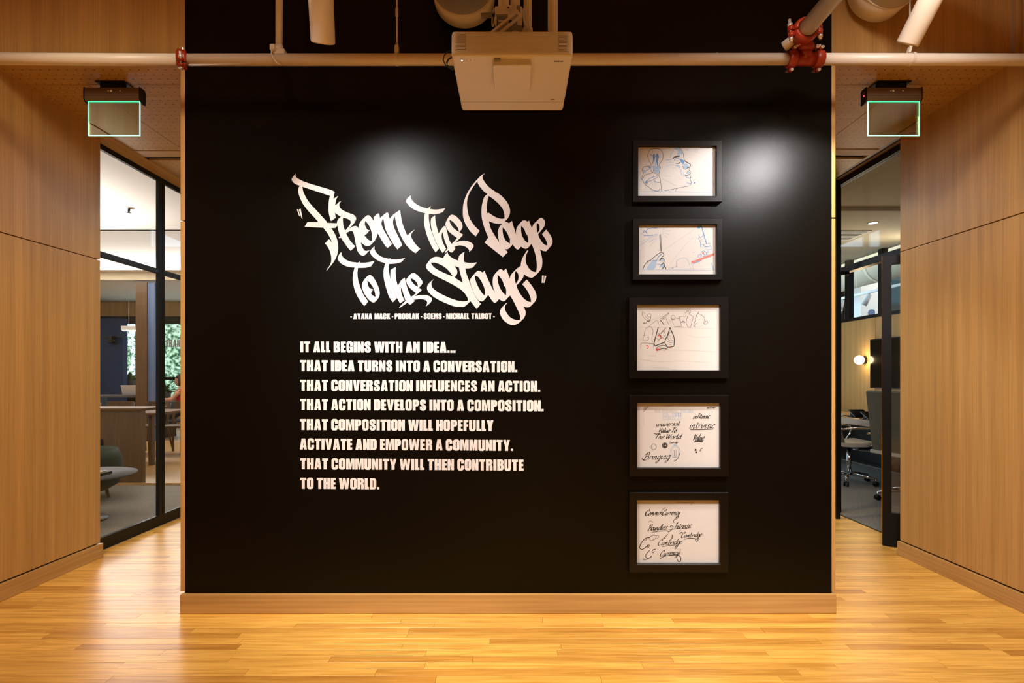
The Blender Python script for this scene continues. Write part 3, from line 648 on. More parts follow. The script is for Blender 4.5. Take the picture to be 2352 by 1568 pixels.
# (text, x left, baseline y left, x right, baseline y right)
LINES = [('IT ALL BEGINS WITH AN IDEA...', 689.8, 808.8, 1046.3, 810.0, 'idea line', 'topmost'),
 ('THAT IDEA TURNS INTO A CONVERSATION.', 689.5, 852.0, 1188.3, 854.2, '', ''),
 ('THAT CONVERSATION INFLUENCES AN ACTION.', 689.5, 897.2, 1240.7, 899.8, '', ''),
 ('THAT ACTION DEVELOPS INTO A COMPOSITION.', 689.5, 941.2, 1248.6, 944.3, '', ''),
 ('THAT COMPOSITION WILL HOPEFULLY', 689.2, 987.2, 1133.5, 989.8, '', ''),
 ('ACTIVATE AND EMPOWER A COMMUNITY.', 689.0, 1031.8, 1178.2, 1035.2, '', ''),
 ('THAT COMMUNITY WILL THEN CONTRIBUTE', 689.8, 1077.0, 1202.5, 1080.5, '', ''),
 ('TO THE WORLD.', 689.8, 1122.0, 871.2, 1123.4, '', '')]
LAB = ['short topmost line of white block capitals on black wall, ending in three dots',
 'line of white block capitals about an idea turning into a conversation',
 'line of white block capitals about a conversation influencing an action',
 'widest line of white block capitals, about an action developing',
 'line of white block capitals ending in the word hopefully',
 'line of white block capitals about activating and empowering a community',
 'line of white block capitals ending in the word contribute',
 'shortest, lowest line of white block capitals, ending in world']
for (txt, xl, yl, xr, yr, _, _), lb in zip(LINES, LAB):
    text_line(txt, xl, yl, xr, yr, 25.2, lb, GR)
text_line('- AYANA  MACK - PROBLAK - SOEMS - MICHAEL  TALBOT -', 804.5, 732.6, 1136.5, 732.2, 13.0, 'small centred row of white capital names between title and text', GR, space=48, gap=11)

# ------------------------------------------------------------------ frames with drawings
YP = YW - .010     # paper plane
class Ink:
    def __init__(s, ox, oy, sc): s.o = (ox, oy, sc); s.m = {}; s.n = 0
    def _p(s, p): return ((s.o[0] + p[0]/s.o[2]), (s.o[1] + p[1]/s.o[2]))
    def line(s, pts, w, ink='ink_black', nib=0.0, smooth=True, taper=True):
        """ribbon through pts (zoomed px), width w in photo px"""
        P = [s._p(p) + tuple(p[2:]) for p in pts]
        if not nib:     # keep sharp turns of drawn outlines sharp
            for i in range(1, len(P)-1):
                u = Vector(P[i][:2]) - Vector(P[i-1][:2]); v = Vector(P[i+1][:2]) - Vector(P[i][:2])
                if u.length > 0 and v.length > 0 and u.angle(v) > math.radians(58): P[i] = P[i][:2] + (1,)
        P = spline(P, closed=False, seg=4) if smooth and len(P) > 2 else [(p[0], p[1]) for p in P]
        P = [Vector(p) for p in P]; n = len(P)
        s.n += 1; d = YP - .00006 - .0000025*s.n; L = []; R = []
        for i, p in enumerate(P):
            t = P[min(i+1, n-1)] - P[max(i-1, 0)]
            if t.length < 1e-9: t = Vector((1, 0))
            t.normalize(); nr = Vector((-t.y, t.x)); k = 1.0
            if nib: k = (1-nib) + nib*abs(t.x*.45 + t.y*.9)
            if taper and (i == 0 or i == n-1): k *= .35
            L.append(p + nr*w*k/2); R.append(p - nr*w*k/2)
        vs = [atpx(q.x, q.y, YP) + Vector((0, d-YP, 0)) for q in L + R]
        s.m.setdefault(ink, MB()).add(vs, [(i, i+1, n+i+1, n+i) for i in range(n-1)])
        return s
    def blob(s, pts, ink):
        P = [s._p(p) + tuple(p[2:]) for p in pts]; P = spline(P, seg=3)
        s.n += 1; d = YP - .00006 - .0000025*s.n
        tr = tessellate_polygon([[Vector((p[0], p[1], 0)) for p in P]])
        s.m.setdefault(ink, MB()).add([atpx(p[0], p[1], YP) + Vector((0, d-YP, 0)) for p in P], [tuple(t) for t in tr])
        return s
    def circle(s, x, y, r, w, ink, ry=None, a0=0, a1=360):
        ry = ry or r
        return s.line([(x + r*math.cos(math.radians(a)), y + ry*math.sin(math.radians(a))) for a in [a0 + (a1-a0)*k/12 for k in range(13)]], w, ink, taper=False)
    def dot(s, x, y, r, ink): return s.blob([(x + r*math.cos(k*math.pi/4), y + r*math.sin(k*math.pi/4)) for k in range(8)], ink)
    def build(s, parent):
        for k, m in s.m.items():
            o = m.build('drawing_' + k.replace('ink_', '') + '_ink', k, parent); o['kind'] = 'stuff'
def frame(outer, inner, label):
    x0, y0, x1, y1 = outer; a0, b0, a1, b1 = inner
    YF = YW - .030
    f = thing('picture_frame', atpx((x0+x1)/2, y1, YW), label, 'picture', 'black framed drawings in a column')
    def P(x, y, Y): q = atpx(x, y, YF); return Vector((q.x, Y, q.z))
    # four mitred rails with a bevelled profile
    co_ = [((x0, y0), (a0, b0)), ((x1, y0), (a1, b0)), ((x1, y1), (a1, b1)), ((x0, y1), (a0, b1))]
    for i, nm in enumerate(('rail', 'rail', 'rail', 'rail')):
        (o1, i1), (o2, i2) = co_[i], co_[(i+1) % 4]
        vs = []
        for o_, i_ in ((o1, i1), (o2, i2)):
            ox, oy = o_; ix, iy = i_; sx = 1 if ix > ox else -1; sy = 1 if iy > oy else -1
            bx = .8
            vs += [P(ox, oy, YW-.0005), P(ox, oy, YF+.002), P(ox+bx*sx, oy+bx*sy, YF), P(ix-bx*sx, iy-bx*sy, YF), P(ix, iy, YF+.002), P(ix, iy, YW-.0005)]
        fs = [(k, k+1, 6+k+1, 6+k) for k in range(5)] + [(5, 0, 6, 11), (0, 1, 2, 3, 4, 5), (11, 10, 9, 8, 7, 6)]
        MB().add(vs, fs).build(nm, 'frame_black', f)
    a = P(a0, b1, YP); b = P(a1, b0, YP)
    pap = MB().box(a.x+.0005, YP, a.z+.0005, b.x-.0005, YP+.004, b.z-.0005).build('paper', 'paper', f)
    return f, pap
f1, p1 = frame((1453.6, 321.8, 1659.3, 463), (1466.3, 334.7, 1645.7, 449.3), 'topmost frame, blue sketch of a face beside a hand holding a bulb')
f2, p2 = frame((1454.2, 500.8, 1660.6, 642.2), (1467.9, 515, 1646.4, 629.4), 'second frame down, blue sketch of a hand raising a sparkler')
f3, p3 = frame((1445.2, 682, 1674, 868.3), (1463.7, 699.5, 1655, 850.3), 'third frame down, pencil comic panels in the upper left of the page')
f4, p4 = frame((1445.8, 907.6, 1674.3, 1094), (1464.4, 925.6, 1655.2, 1074.6), 'fourth frame down, brush lettering practice and round stamps')
f5, p5 = frame((1445.6, 1131, 1673.8, 1314.6), (1463.5, 1149, 1654.4, 1295), 'lowest frame, page of flowing script words')
# --- drawing 1: face and bulb
k = Ink(1430, 310, 9.224)
B, BL, PB = 'ink_grey', 'ink_blue', 'ink_pale_blue'
k.blob([(1110,255),(1185,255),(1240,330),(1275,400),(1230,410),(1190,400),(1160,330),(1100,300)], PB)
k.blob([(1220,500),(1310,550),(1290,620),(1260,600),(1230,560)], BL); k.blob([(1290,640),(1340,600),(1400,640),(1410,680),(1340,720),(1290,700)], PB)
k.blob([(1100,640),(1200,640),(1230,700),(1190,690)], PB); k.blob([(1150,390),(1190,370),(1230,440),(1180,430)], PB)
k.blob([(1390,770),(1430,790),(1410,830),(1370,830)], PB); k.blob([(1350,980),(1400,1010),(1450,1010),(1440,1040),(1380,1030)], PB)
for pts, w_, i_ in (([(1190,255),(1250,320),(1285,390),(1295,470),(1320,540),(1380,580),(1430,610),(1442,650),(1415,690),(1410,740),(1440,780),(1435,820),(1410,840),(1440,870),(1445,900),(1425,930),(1445,970),(1455,1010),(1440,1050),(1400,1080),(1300,1100),(1150,1130),(1000,1160),(880,1180)], 1.1, B),
  ([(1310,550),(1380,590),(1435,620),(1440,660)], 1.3, 'ink_black'), ([(1155,1130),(1130,1160),(1118,1198)], .9, B),
  ([(1275,650),(1290,700),(1330,725),(1370,705),(1410,685)], 1.2, B), ([(1370,690),(1395,680),(1410,685)], 2.2, 'ink_black'),
  ([(1320,860),(1370,850),(1415,840)], 1.5, 'ink_black'), ([(1350,830),(1380,770),(1430,760)], 1.0, B), ([(1325,870),(1370,900),(1420,910),(1440,885)], 1.3, BL),
  ([(1060,500),(1100,470),(1150,450),(1210,455)], 3.4, 'ink_grey'), ([(1080,495),(1120,470),(1180,455)], 1.6, 'ink_black'),
  ([(1120,600),(1170,600),(1230,575)], 1.7, 'ink_grey'), ([(1150,600),(1190,602),(1225,590)], 1.2, 'ink_black'), ([(1090,560),(1130,500),(1190,490),(1215,540)], 1.2, BL),
  ([(1130,560),(1180,500)], .7, PB), ([(1150,575),(1200,520)], .7, PB), ([(1110,540),(1150,505)], .7, PB),
  ([(1015,480),(1020,420),(1060,340),(1120,265)], 1.3, PB), ([(915,525),(980,520),(1050,518)], 1.0, BL), ([(930,600),(990,575),(1080,585)], .9, PB),
  ([(915,655),(1000,635),(1100,640),(1180,680),(1230,750),(1260,850)], 1.1, PB), ([(820,678),(1000,680),(1150,690)], .8, PB), ([(890,868),(1040,878)], .9, BL),
  ([(1250,700),(1240,800),(1262,870)], 1.0, PB), ([(1310,740),(1295,820),(1300,880)], 1.0, BL), ([(830,930),(950,980),(1080,1050),(1180,1090)], .8, 'ink_faint'),
  ([(1170,860),(1200,920),(1270,940)], .6, 'ink_faint'), ([(1300,340),(1330,270)], .5, 'ink_faint'),
  ([(380,1195),(900,1200),(1400,1208),(1940,1215)], 1.0, PB), ([(375,245),(372,700),(375,1190)], .6, 'ink_faint'), ([(1948,245),(1946,1210)], .5, 'ink_faint'),
  # bulb
  ([(605,655),(600,610),(560,540),(532,450),(550,360),(600,305),(690,287),(780,300),(840,360),(860,440),(840,530),(790,600),(770,655)], 1.1, B),
  ([(575,400),(610,430),(645,440)], 1.5, BL), ([(600,660),(690,690),(790,655)], 1.8, BL),
  # hand
  ([(600,655),(520,660),(450,680),(415,720),(420,760),(440,800),(420,870),(388,920),(430,970),(470,1040),(530,1085),(600,1140),(690,1180),(760,1180),(800,1130)], 1.2, B),
  ([(770,655),(800,680),(790,740),(775,800),(770,860),(800,930),(810,1020),(820,1110),(826,1198)], 1.1, B),
  ([(430,740),(480,760),(560,720),(600,710)], 1.3, BL), ([(440,900),(470,850),(560,820),(660,795),(770,800)], 1.2, B),
  ([(480,1000),(560,930),(650,890),(760,860)], 1.3, BL), ([(520,1050),(540,990),(620,960),(700,920),(765,880)], 1.1, B), ([(390,920),(420,930),(440,900)], 1.4, BL),
  ([(660,960),(720,1000),(790,1010)], 1.3, BL), ([(650,980),(630,1100)], .8, BL), ([(665,980),(690,1120)], .8, BL), ([(680,980),(740,1090)], .8, BL), ([(560,1070),(640,980)], .8, BL),
  ([(620,730),(600,760),(630,790),(660,760),(650,725)], 1.4, B), ([(680,820),(730,800),(745,830),(700,850)], 1.2, B), ([(630,1150),(632,1200)], 2.0, BL), ([(680,1190),(760,1190)], 2.2, BL)):
    k.line(pts, w_, i_)
k.blob([(610,660),(770,660),(765,790),(690,800),(660,740),(640,700)], PB); k.line([(700,700),(760,710)], 2, BL); k.line([(690,760),(765,750)], 2, BL)
k.blob([(655,400),(675,400),(690,450),(680,520),(672,615),(660,620),(655,540),(645,610),(632,615),(645,500),(640,440)], BL)
k.blob([(725,395),(750,395),(770,460),(755,520),(745,640),(730,650),(725,580),(705,640),(695,630),(705,530),(720,480),(700,450)], BL)
k.blob([(480,990),(530,960),(500,1040)], BL); k.blob([(440,760),(490,770),(470,820)], PB); k.blob([(540,670),(600,680),(600,700),(560,700)], BL)
for x, y, r in ((1560,335,30),(1375,310,16),(1815,265,20),(1920,380,22),(1880,420,12),(1745,548,14),(1775,645,28),(1912,1035,24)): k.circle(x, y, r, .8, PB)
k.dot(1522, 1013, 18, BL)
for x, y in ((530,270),(775,272),(815,278),(850,340),(485,408),(910,420),(1085,705),(1120,722),(1160,712),(1150,760),(1115,680),(640,330),(1898,582)): k.dot(x, y, 7, PB)
for a, b in (((420,520),(540,480)),((480,610),(560,570)),((790,470),(900,490)),((880,380),(940,350)),((1860,800),(1910,750)),((1800,500),(1880,515))): k.line([a, b], .7, 'ink_faint')
for yy_ in range(760, 1270, 42): k.line([(356, yy_), (356, yy_+26)], 1.0, 'ink_green', taper=False)
k.build(f1)
# --- drawing 2: hand with sparkler, crossing signals, sign
k = Ink(1430, 485, 8.712)
for a, b in (((760,350),(755,262)),((790,355),(840,262)),((800,380),(915,300)),((810,400),(965,382)),((800,420),(930,465)),((790,445),(895,530)),((775,470),(800,555)),((720,350),(700,290)),((690,350),(650,300)),((640,345),(580,310)),((700,465),(480,500)),((700,480),(500,530)),((690,500),(350,600)),((640,540),(530,610)),((480,600),(350,695)),((690,550),(540,700)),((420,430),(350,450)),((360,465),(410,460)),((480,330),(410,262)),((550,345),(470,335)),((680,530),(520,625)),((540,560),(350,660))): k.line([a, b], 1.2, BL)
k.line([(420,440),(430,380),(470,400),(500,350),(560,350),(600,330),(650,340),(700,330)], 1.3, BL); k.line([(410,460),(440,490),(500,485),(560,490),(700,460)], 1.2, BL)
k.line([(440,400),(480,420),(470,440),(500,430)], 1.5, BL); k.line([(440,480),(470,490)], 2, BL)
k.line([(742,470),(755,640),(770,810)], 2.0, 'ink_grey'); k.line([(762,455),(772,640),(778,810)], .9, 'ink_black'); k.line([(740,490),(765,455)], 1.5, 'ink_black')
k.blob([(610,980),(670,1000),(680,1060),(620,1165),(480,1165),(500,1100)], PB); k.blob([(740,1080),(800,1050),(830,1090),(780,1130)], PB); k.blob([(760,960),(810,960),(820,1000),(770,1010)], PB)
k.line([(400,1165),(440,1080),(500,1010),(560,980),(620,925),(690,870),(770,822),(810,840),(822,880),(780,930),(730,990)], 1.5, 'ink_black')
k.line([(480,1060),(560,985)], 1.1, 'ink_black'); k.line([(420,1130),(500,990),(545,985)], 1.0, 'ink_grey')
k.line([(780,860),(720,910),(690,970),(640,990),(600,975)], 1.8, BL); k.line([(690,970),(660,1060),(610,1170)], 1, PB)
for q in ([(730,990),(790,940),(825,960),(830,1000),(810,1040),(760,1080)], [(810,1035),(840,1070),(840,1100),(780,1160)], [(830,1105),(865,1120),(865,1165)], [(745,990),(790,1000)], [(790,1150),(850,1110)]): k.line(q, 1.8, 'ink_black')
k.line([(690,1060),(740,1060),(770,1090)], 1.2, BL); k.line([(820,780),(1150,560),(1480,330)], .6, 'ink_faint'); k.line([(920,1100),(1200,740),(1400,520)], .5, 'ink_faint')
k.blob([(1500,305),(1560,290),(1575,310),(1530,345),(1495,330)], 'ink_bright_blue'); k.line([(1578,290),(1620,450),(1680,660)], 2.2, BL)
k.line([(1640,400),(1710,312),(1830,345)], .8, PB); k.line([(1640,400),(1630,470)], .8, PB)
k.line([(1520,470),(1550,530),(1615,490)], 1.2, BL); k.line([(1510,530),(1555,620),(1555,720)], 1.1, BL); k.line([(1550,580),(1630,560)], 1.1, BL); k.line([(1560,610),(1640,590)], 1, BL); k.line([(1550,715),(1620,720)], 1.1, BL); k.line([(1570,670),(1600,660),(1630,690)], 1, BL); k.line([(1525,480),(1545,520)], 2.2, BL)
k.line([(1620,660),(1745,640),(1760,690),(1640,710),(1620,660)], .9, BL); k.line([(1630,720),(1770,700),(1780,765),(1640,770)], .9, BL); k.line([(1705,770),(1735,860)], 1.6, BL); k.line([(1690,775),(1710,850)], 1.2, BL)
k.circle(1622, 850, 55, 1.1, BL); k.circle(1542, 895, 32, .9, BL); k.circle(1705, 845, 28, .9, BL); k.blob([(1595,825),(1620,818),(1622,850),(1600,852)], 'ink_red'); k.line([(1610,865),(1640,855),(1630,890)], 1.1, BL)
k.blob([(1372,1010,1),(1835,832,1),(1835,885,1),(1380,1045,1)], 'ink_pale_red')
k.line([(1372,1010),(1500,910),(1590,860)], .8, PB); k.line([(1380,1045),(1425,1165)], 1.3, BL); k.line([(1420,1140),(1835,1010)], .8, PB); k.line([(1400,1090),(1835,940)], .7, PB); k.line([(1740,1040),(1760,1180)], .8, PB); k.blob([(1770,1030,1),(1790,1025,1),(1840,1180,1),(1800,1180,1)], PB); k.line([(1730,810),(1835,805)], .8, PB)
for i, x in enumerate(range(1415, 1590, 22)): k.line([(x, 1062-i*8), (x+4, 1030-i*8), (x+12, 1050-i*8)], 1.0, BL)
k.line([(1075,1110),(1075,990),(1220,930),(1300,965),(1365,1165)], 1.0, PB); k.line([(1222,930),(1250,1160)], .5, 'ink_faint'); k.line([(910,1140),(990,1130),(1070,1100)], 1.0, PB); k.dot(1000,1135,10,BL); k.dot(1078,1105,9,BL)
k.line([(1400,820),(1440,825)], 1.6, BL); k.line([(1380,550),(1430,545)], .9, BL); k.circle(718, 780, 12, .7, PB); k.dot(1170, 782, 8, 'ink_faint'); k.line([(1315,922),(1340,920)], 1, PB); k.line([(1510,815),(1535,812)], 1, PB)
k.line([(345,1168),(900,1172),(1835,1180)], 1.0, PB); k.line([(375,290),(372,1165)], .6, 'ink_faint')
for yy_ in range(760, 1170, 42): k.line([(348, yy_), (348, yy_+26)], 1.0, 'ink_green', taper=False)
k.build(f2)
# --- drawing 3: comic panels
k = Ink(1430, 670, 7.127)
g, bl, fa = 'ink_grey', 'ink_black', 'ink_faint'
for x in list(range(290, 1110, 26)): k.line([(x, 288 - (x-290)*.016), (x+9, 278), (x+17, 286)], .6, fa if x % 52 else g)
k.line([(290,232),(540,226)], 1.2, g); k.line([(280,252),(430,262)], .5, fa)
for a in ([(255,322),(800,318),(1550,325)], [(260,582),(700,580),(1100,590),(1520,606)], [(520,955),(900,955),(1250,968),(1520,990)]): k.line(a, .7, fa)
k.line([(325,325),(370,350),(370,400),(440,460),(420,490),(330,400),(325,325)], .9, g); k.circle(438, 385, 30, .8, g); k.line([(455,400),(455,450),(430,490),(400,470)], 1.3, bl); k.line([(330,520),(360,505),(380,520),(410,470)], 1.2, bl); k.line([(345,500),(360,530)], 1.3, bl)
k.line([(420,570),(560,460),(590,500)], .8, g); k.line([(400,550),(480,460),(540,440)], .5, fa)
k.line([(560,440),(620,410),(690,395)], .6, fa); k.line([(610,455),(680,400),(760,335)], 1.1, g); k.line([(625,475),(700,410),(760,345)], .8, g); k.line([(610,460),(650,500),(680,550)], 1.4, bl); k.line([(700,410),(730,480),(770,560)], .9, g); k.line([(655,440),(690,430)], 1.8, bl); k.line([(590,500),(600,560)], 1.0, g); k.line([(560,500),(620,490)], 1.0, g)
k.circle(828, 415, 32, .8, g); k.line([(800,440),(830,460),(860,450)], .9, g); k.line([(770,450),(800,570)], 1.1, g); k.line([(790,430),(850,560)], 1.2, bl); k.line([(860,430),(930,440),(970,565),(850,568)], .9, g); k.line([(930,440),(935,400),(1050,400)], .8, g)
k.line([(940,400),(950,500),(1040,500)], .8, g); k.line([(960,500),(990,480),(1020,495)], 1.4, bl); k.line([(1080,360),(1160,405),(1110,585),(1075,580),(1040,500),(1080,360)], 1.0, g); k.line([(1140,400),(1090,580)], .7, g)
k.line([(1020,350),(1060,320),(1100,340),(1090,360)], 1.0, g); k.line([(1040,310),(1110,300),(1105,350)], 1.2, g); k.line([(1060,290),(1110,272)], 1.0, g); k.line([(1000,390),(1030,350)], 1.3, g); k.line([(1040,370),(1060,350)], 1.4, bl); k.dot(1105, 268, 6, bl)
k.line([(1255,318),(1215,380),(1195,430),(1195,470),(1170,510),(1165,560),(1190,575)], 1.1, bl); k.line([(1240,350),(1330,410),(1340,470),(1320,520),(1360,530)], 1.0, g); k.line([(1335,530),(1370,470),(1392,480),(1385,520),(1340,535)], 1.0, g); k.line([(1190,575),(1260,570),(1320,545)], .6, fa); k.line([(1180,530),(1215,520),(1225,500)], 1.0, bl); k.line([(1240,455),(1270,452)], 1.2, g); k.line([(1170,540),(1190,550)], 1.5, bl); k.line([(1245,478),(1260,478)], .8, g)
k.line([(330,780),(350,700),(370,620),(410,580),(470,570),(500,640),(485,720),(480,790),(495,830)], .9, g); k.line([(330,740),(340,790),(370,800),(420,780),(430,740)], .8, g); k.line([(350,710),(370,725)], 2.0, bl); k.line([(400,745),(415,740)], 2.0, bl); k.line([(360,770),(385,775)], 1.0, g); k.line([(275,790),(330,760)], .7, g); k.line([(380,650),(410,610)], .7, g)
k.line([(300,950),(300,850),(320,838),(500,845),(515,940)], .9, g); k.circle(400, 902, 19, 1.6, 'ink_red', ry=22, a0=-140, a1=120)
for x in range(310, 480, 24): k.line([(x, 955), (x+12, 953)], .8, g)
k.line([(585,582),(545,720),(515,850),(535,885),(610,855),(690,825)], 2.0, bl, taper=False); k.line([(775,585),(740,700),(690,825),(745,912),(840,890),(845,760),(800,640),(775,585)], 1.9, bl, taper=False)
k.line([(675,965),(745,912)], 1.6, bl); k.line([(710,590),(660,640),(620,690)], 1.5, 'ink_black'); k.line([(700,600),(640,660)], 1.2, 'ink_red'); k.line([(640,660),(680,640),(700,710),(680,735)], .9, g); k.line([(570,690),(600,680),(640,740),(690,770)], 1.0, g)
for q in ([(575,725),(600,705)], [(605,710),(625,740)], [(612,755),(632,765)], [(630,745),(630,765)]): k.line(q, 2.4, 'ink_red', taper=False)
k.line([(590,690),(630,715)], 1.6, bl); k.line([(560,760),(590,790),(610,770)], 1.0, g); k.line([(610,770),(600,840)], 1, g)
k.line([(790,650),(750,700),(740,760),(780,800),(830,790)], .9, g); k.line([(765,730),(800,725)], 1.3, g); k.line([(775,760),(800,768)], 1.2, bl); k.line([(830,690),(840,780)], .9, g); k.line([(720,800),(780,830),(835,820)], .8, g); k.line([(760,870),(830,850)], 1.3, bl)
k.line([(545,935),(590,890),(660,875),(730,900),(740,915)], 1.2, bl); k.line([(545,950),(575,962),(640,930),(740,935)], 1.5, bl); k.blob([(545,935),(600,930),(605,950),(570,965),(545,955)], 'ink_red'); k.dot(757, 903, 9, 'ink_red'); k.line([(590,905),(625,900)], 2.0, bl); k.line([(600,915),(620,915)], 1.4, bl)
k.line([(380,1050),(460,1045),(550,1047)], .8, 'ink_faint'); k.line([(470,1048),(550,1045)], .9, g)
for a in ([(270,1100),(600,1140),(1000,1130),(1400,1160)], [(500,1240),(700,1250),(900,1275)], [(1050,700),(1200,740),(1450,735)], [(1100,1080),(1090,1200)], [(1000,800),(1300,830)]): k.line(a, .4, 'ink_faint')
k.build(f3)
# --- script alphabet (x-height 1, y up)
A = {
'a': (.95, [[(.72,.9),(.45,1.02),(.1,.6),(.1,.15),(.35,0),(.62,.35),(.8,.95)], [(.8,.95),(.74,.3),(.85,.02),(1.05,.25)]]),
'b': (.95, [[(.15,1.9),(.12,.4),(.2,.02),(.55,.05),(.8,.5),(.6,.95),(.2,.6)]]),
'c': (.8, [[(.7,.8),(.45,1.02),(.1,.6),(.12,.15),(.4,-.02),(.75,.25)]]),
'd': (1.0, [[(.72,.85),(.45,1.02),(.1,.6),(.1,.15),(.35,0),(.65,.35)], [(.9,1.95),(.78,.3),(.88,.02),(1.05,.25)]]),
'e': (.8, [[(.12,.45),(.55,.6),(.65,.9),(.4,1.02),(.1,.6),(.12,.15),(.4,-.02),(.8,.25)]]),
'g': (.95, [[(.72,.9),(.45,1.02),(.1,.6),(.1,.15),(.35,0),(.65,.35)], [(.82,1.0),(.72,.0),(.5,-.85),(.1,-.95),(.1,-.6),(.5,-.25),(1.0,.2)]]),
'h': (1.0, [[(.25,1.9),(.1,0)], [(.1,.3),(.35,.9),(.6,.95),(.6,.2),(.72,0),(1.0,.25)]]),
'i': (.5, [[(.2,1),(.16,.3),(.25,.0),(.5,.25)], [(.3,1.38),(.36,1.52)]]),
'l': (.5, [[(.25,1.9),(.16,.4),(.25,.0),(.5,.25)]]),
'm': (1.4, [[(.12,1),(.1,0)], [(.1,.3),(.3,.9),(.5,.95),(.52,.0)], [(.52,.3),(.75,.9),(.95,.95),(.95,.2),(1.1,0),(1.4,.25)]]),
'n': (1.0, [[(.12,1),(.1,0)], [(.1,.3),(.35,.9),(.6,.95),(.6,.2),(.72,0),(1.0,.25)]]),
'o': (.9, [[(.45,1.02),(.1,.6),(.12,.12),(.4,-.02),(.75,.4),(.7,.85),(.45,1.02),(.9,.8)]]),
'r': (.75, [[(.12,1),(.1,0)], [(.1,.35),(.35,.9),(.65,.95),(.7,.75)]]),
's': (.7, [[(.65,.85),(.4,1.02),(.2,.75),(.55,.35),(.4,.0),(.05,.15)]]),
't': (.65, [[(.3,1.6),(.2,.4),(.3,0),(.6,.25)], [(.0,1.05),(.6,1.1)]]),
'u': (.95, [[(.15,1),(.1,.3),(.25,0),(.5,.2),(.7,.95)], [(.7,.95),(.66,.2),(.75,0),(.95,.25)]]),
'v': (.85, [[(.12,1),(.22,.1),(.35,.05),(.65,.6),(.7,1),(.85,.95)]]),
'w': (1.2, [[(.12,1),(.2,.1),(.35,.05),(.58,.9),(.65,.1),(.8,.05),(1.05,.6),(1.1,1)]]),
'y': (.95, [[(.15,1),(.1,.35),(.28,.05),(.55,.25),(.72,.95)], [(.8,1.0),(.65,.0),(.4,-.85),(.05,-1.1),(-.1,-.8),(.4,-.3),(1.0,.2)]]),
'B': (1.3, [[(.45,1.9),(.3,.9),(.1,.05),(-.15,.0)], [(.0,1.3),(.2,1.8),(.7,2.05),(1.05,1.75),(.85,1.25),(.45,1.05),(.95,.95),(1.15,.5),(.8,.05),(.2,-.02),(-.2,.15)]]),
'C': (1.3, [[(.95,1.4),(1.0,1.85),(.65,2.05),(.2,1.5),(.0,.7),(.25,.05),(.7,.0),(1.15,.5)]]),
'I': (.7, [[(.6,2.0),(.35,1.0),(.2,.0)], [(.1,1.6),(.35,1.95),(.8,2.0)], [(-.2,.0),(.2,-.02),(.5,.05)]]),
'T': (1.0, [[(.6,1.75),(.42,.9),(.3,.0)], [(.0,1.6),(.4,1.82),(.8,1.75),(1.3,1.9)]]),
'V': (.9, [[(.1,1.8),(.2,.9),(.28,.05)], [(.28,.05),(.6,.9),(.95,1.75)]]),
'W': (1.5, [[(.1,1.8),(.15,.9),(.25,.05)], [(.25,.05),(.6,.9),(.8,1.7)], [(.8,1.7),(.75,.8),(.85,.05)], [(.85,.05),(1.15,.8),(1.45,1.75)]]),
'R': (1.0, [[(.15,1.3),(.1,0)], [(.0,1.1),(.4,1.4),(.7,1.1),(.2,.7),(.8,0)]]),
'N': (1.0, [[(.1,0),(.15,1.3),(.6,.1),(.7,1.3)]]), 'O': (1.0, [[(.5,1.3),(.1,.7),(.4,0),(.8,.6),(.5,1.3)]]), 'L': (.8, [[(.2,1.3),(.1,.05),(.7,.1)]]), 'K': (.9, [[(.15,1.3),(.1,0)], [(.8,1.3),(.2,.6),(.8,0)]]), 'U': (.9, [[(.15,1.3),(.15,.2),(.5,.0),(.75,.3),(.8,1.3)]]), '1': (.7, [[(.2,1.4),(.45,1.7),(.4,.0)]]),
}
def script(k, txt, x0, y0, x1, y1, xh, w, ink='ink_black', slant=.40, nib=.74):
    """txt from (x0,y0) to (x1,y1) baseline in zoomed px; xh = x-height in zoomed px"""
    adv = 0; pos = []
    for ch in txt:
        if ch == ' ': adv += .55; continue
        pos.append((ch, adv)); adv += A[ch][0]
    sx = (x1-x0)/adv; sl = (y1-y0)/(x1-x0)
    for ch, a in pos:
        for st in A[ch][1]:
            k.line([(x0 + (a+px)*sx + py*xh*slant, y0 + (a+px)*sx*sl - py*xh) for px, py in st], w*1.28, ink, nib=nib)
# --- drawing 4
k = Ink(1430, 895, 7.127)
for x in (330, 342, 354, 366): k.line([(x, 335), (x+28, 275)], 2.0, 'ink_grey')
k.line([(330,372),(370,330),(420,262)], 1.2, 'ink_grey'); k.line([(345,390),(346,520),(352,620)], .6, 'ink_faint'); k.line([(400,320),(530,318)], .6, 'ink_faint'); k.line([(400,380),(560,372)], .5, 'ink_faint')
k.line([(700,265),(850,245),(1100,250)], .8, 'ink_faint'); k.line([(720,270),(900,243)], .6, 'ink_faint')
def outline_word(txt, x, y, x1, h, inks):
    n = len(txt); cw = (x1-x)/n
    for i, ch in enumerate(txt):
        if ch == ' ': continue
        ink = inks[0] if i < n*.55 else inks[1]
        gw, lp = G[ch]
        for l in lp:
            for off in (0,):
                pts = [(x + (i + .06 + .82*px/gw)*cw, y - h*py/195) for px, py in l]
                k.line(pts + [pts[0]], .75, ink, smooth=False, taper=False)
outline_word('UNIVERSAL VALUE', 525, 372, 1160, 46, ('ink_faint', 'ink_pale_blue'))
outline_word('TO THE', 650, 430, 965, 48, ('ink_pale_blue', 'ink_blue')); outline_word('WORLD', 655, 492, 980, 58, ('ink_pale_blue', 'ink_pale_blue'))
k.line([(645,432),(970,430)], .6, PB); k.line([(600,498),(960,494)], .6, PB); k.line([(530,374),(1160,372)], .6, PB)
script(k, 'universal', 540, 597, 925, 585, 42, 1.9); script(k, 'Value To', 585, 698, 880, 695, 40, 2.1); script(k, 'The World', 525, 803, 950, 803, 44, 2.1)
k.line([(510,715),(560,722),(610,715)], 1.6); k.line([(945,520),(935,590)], 1.6)
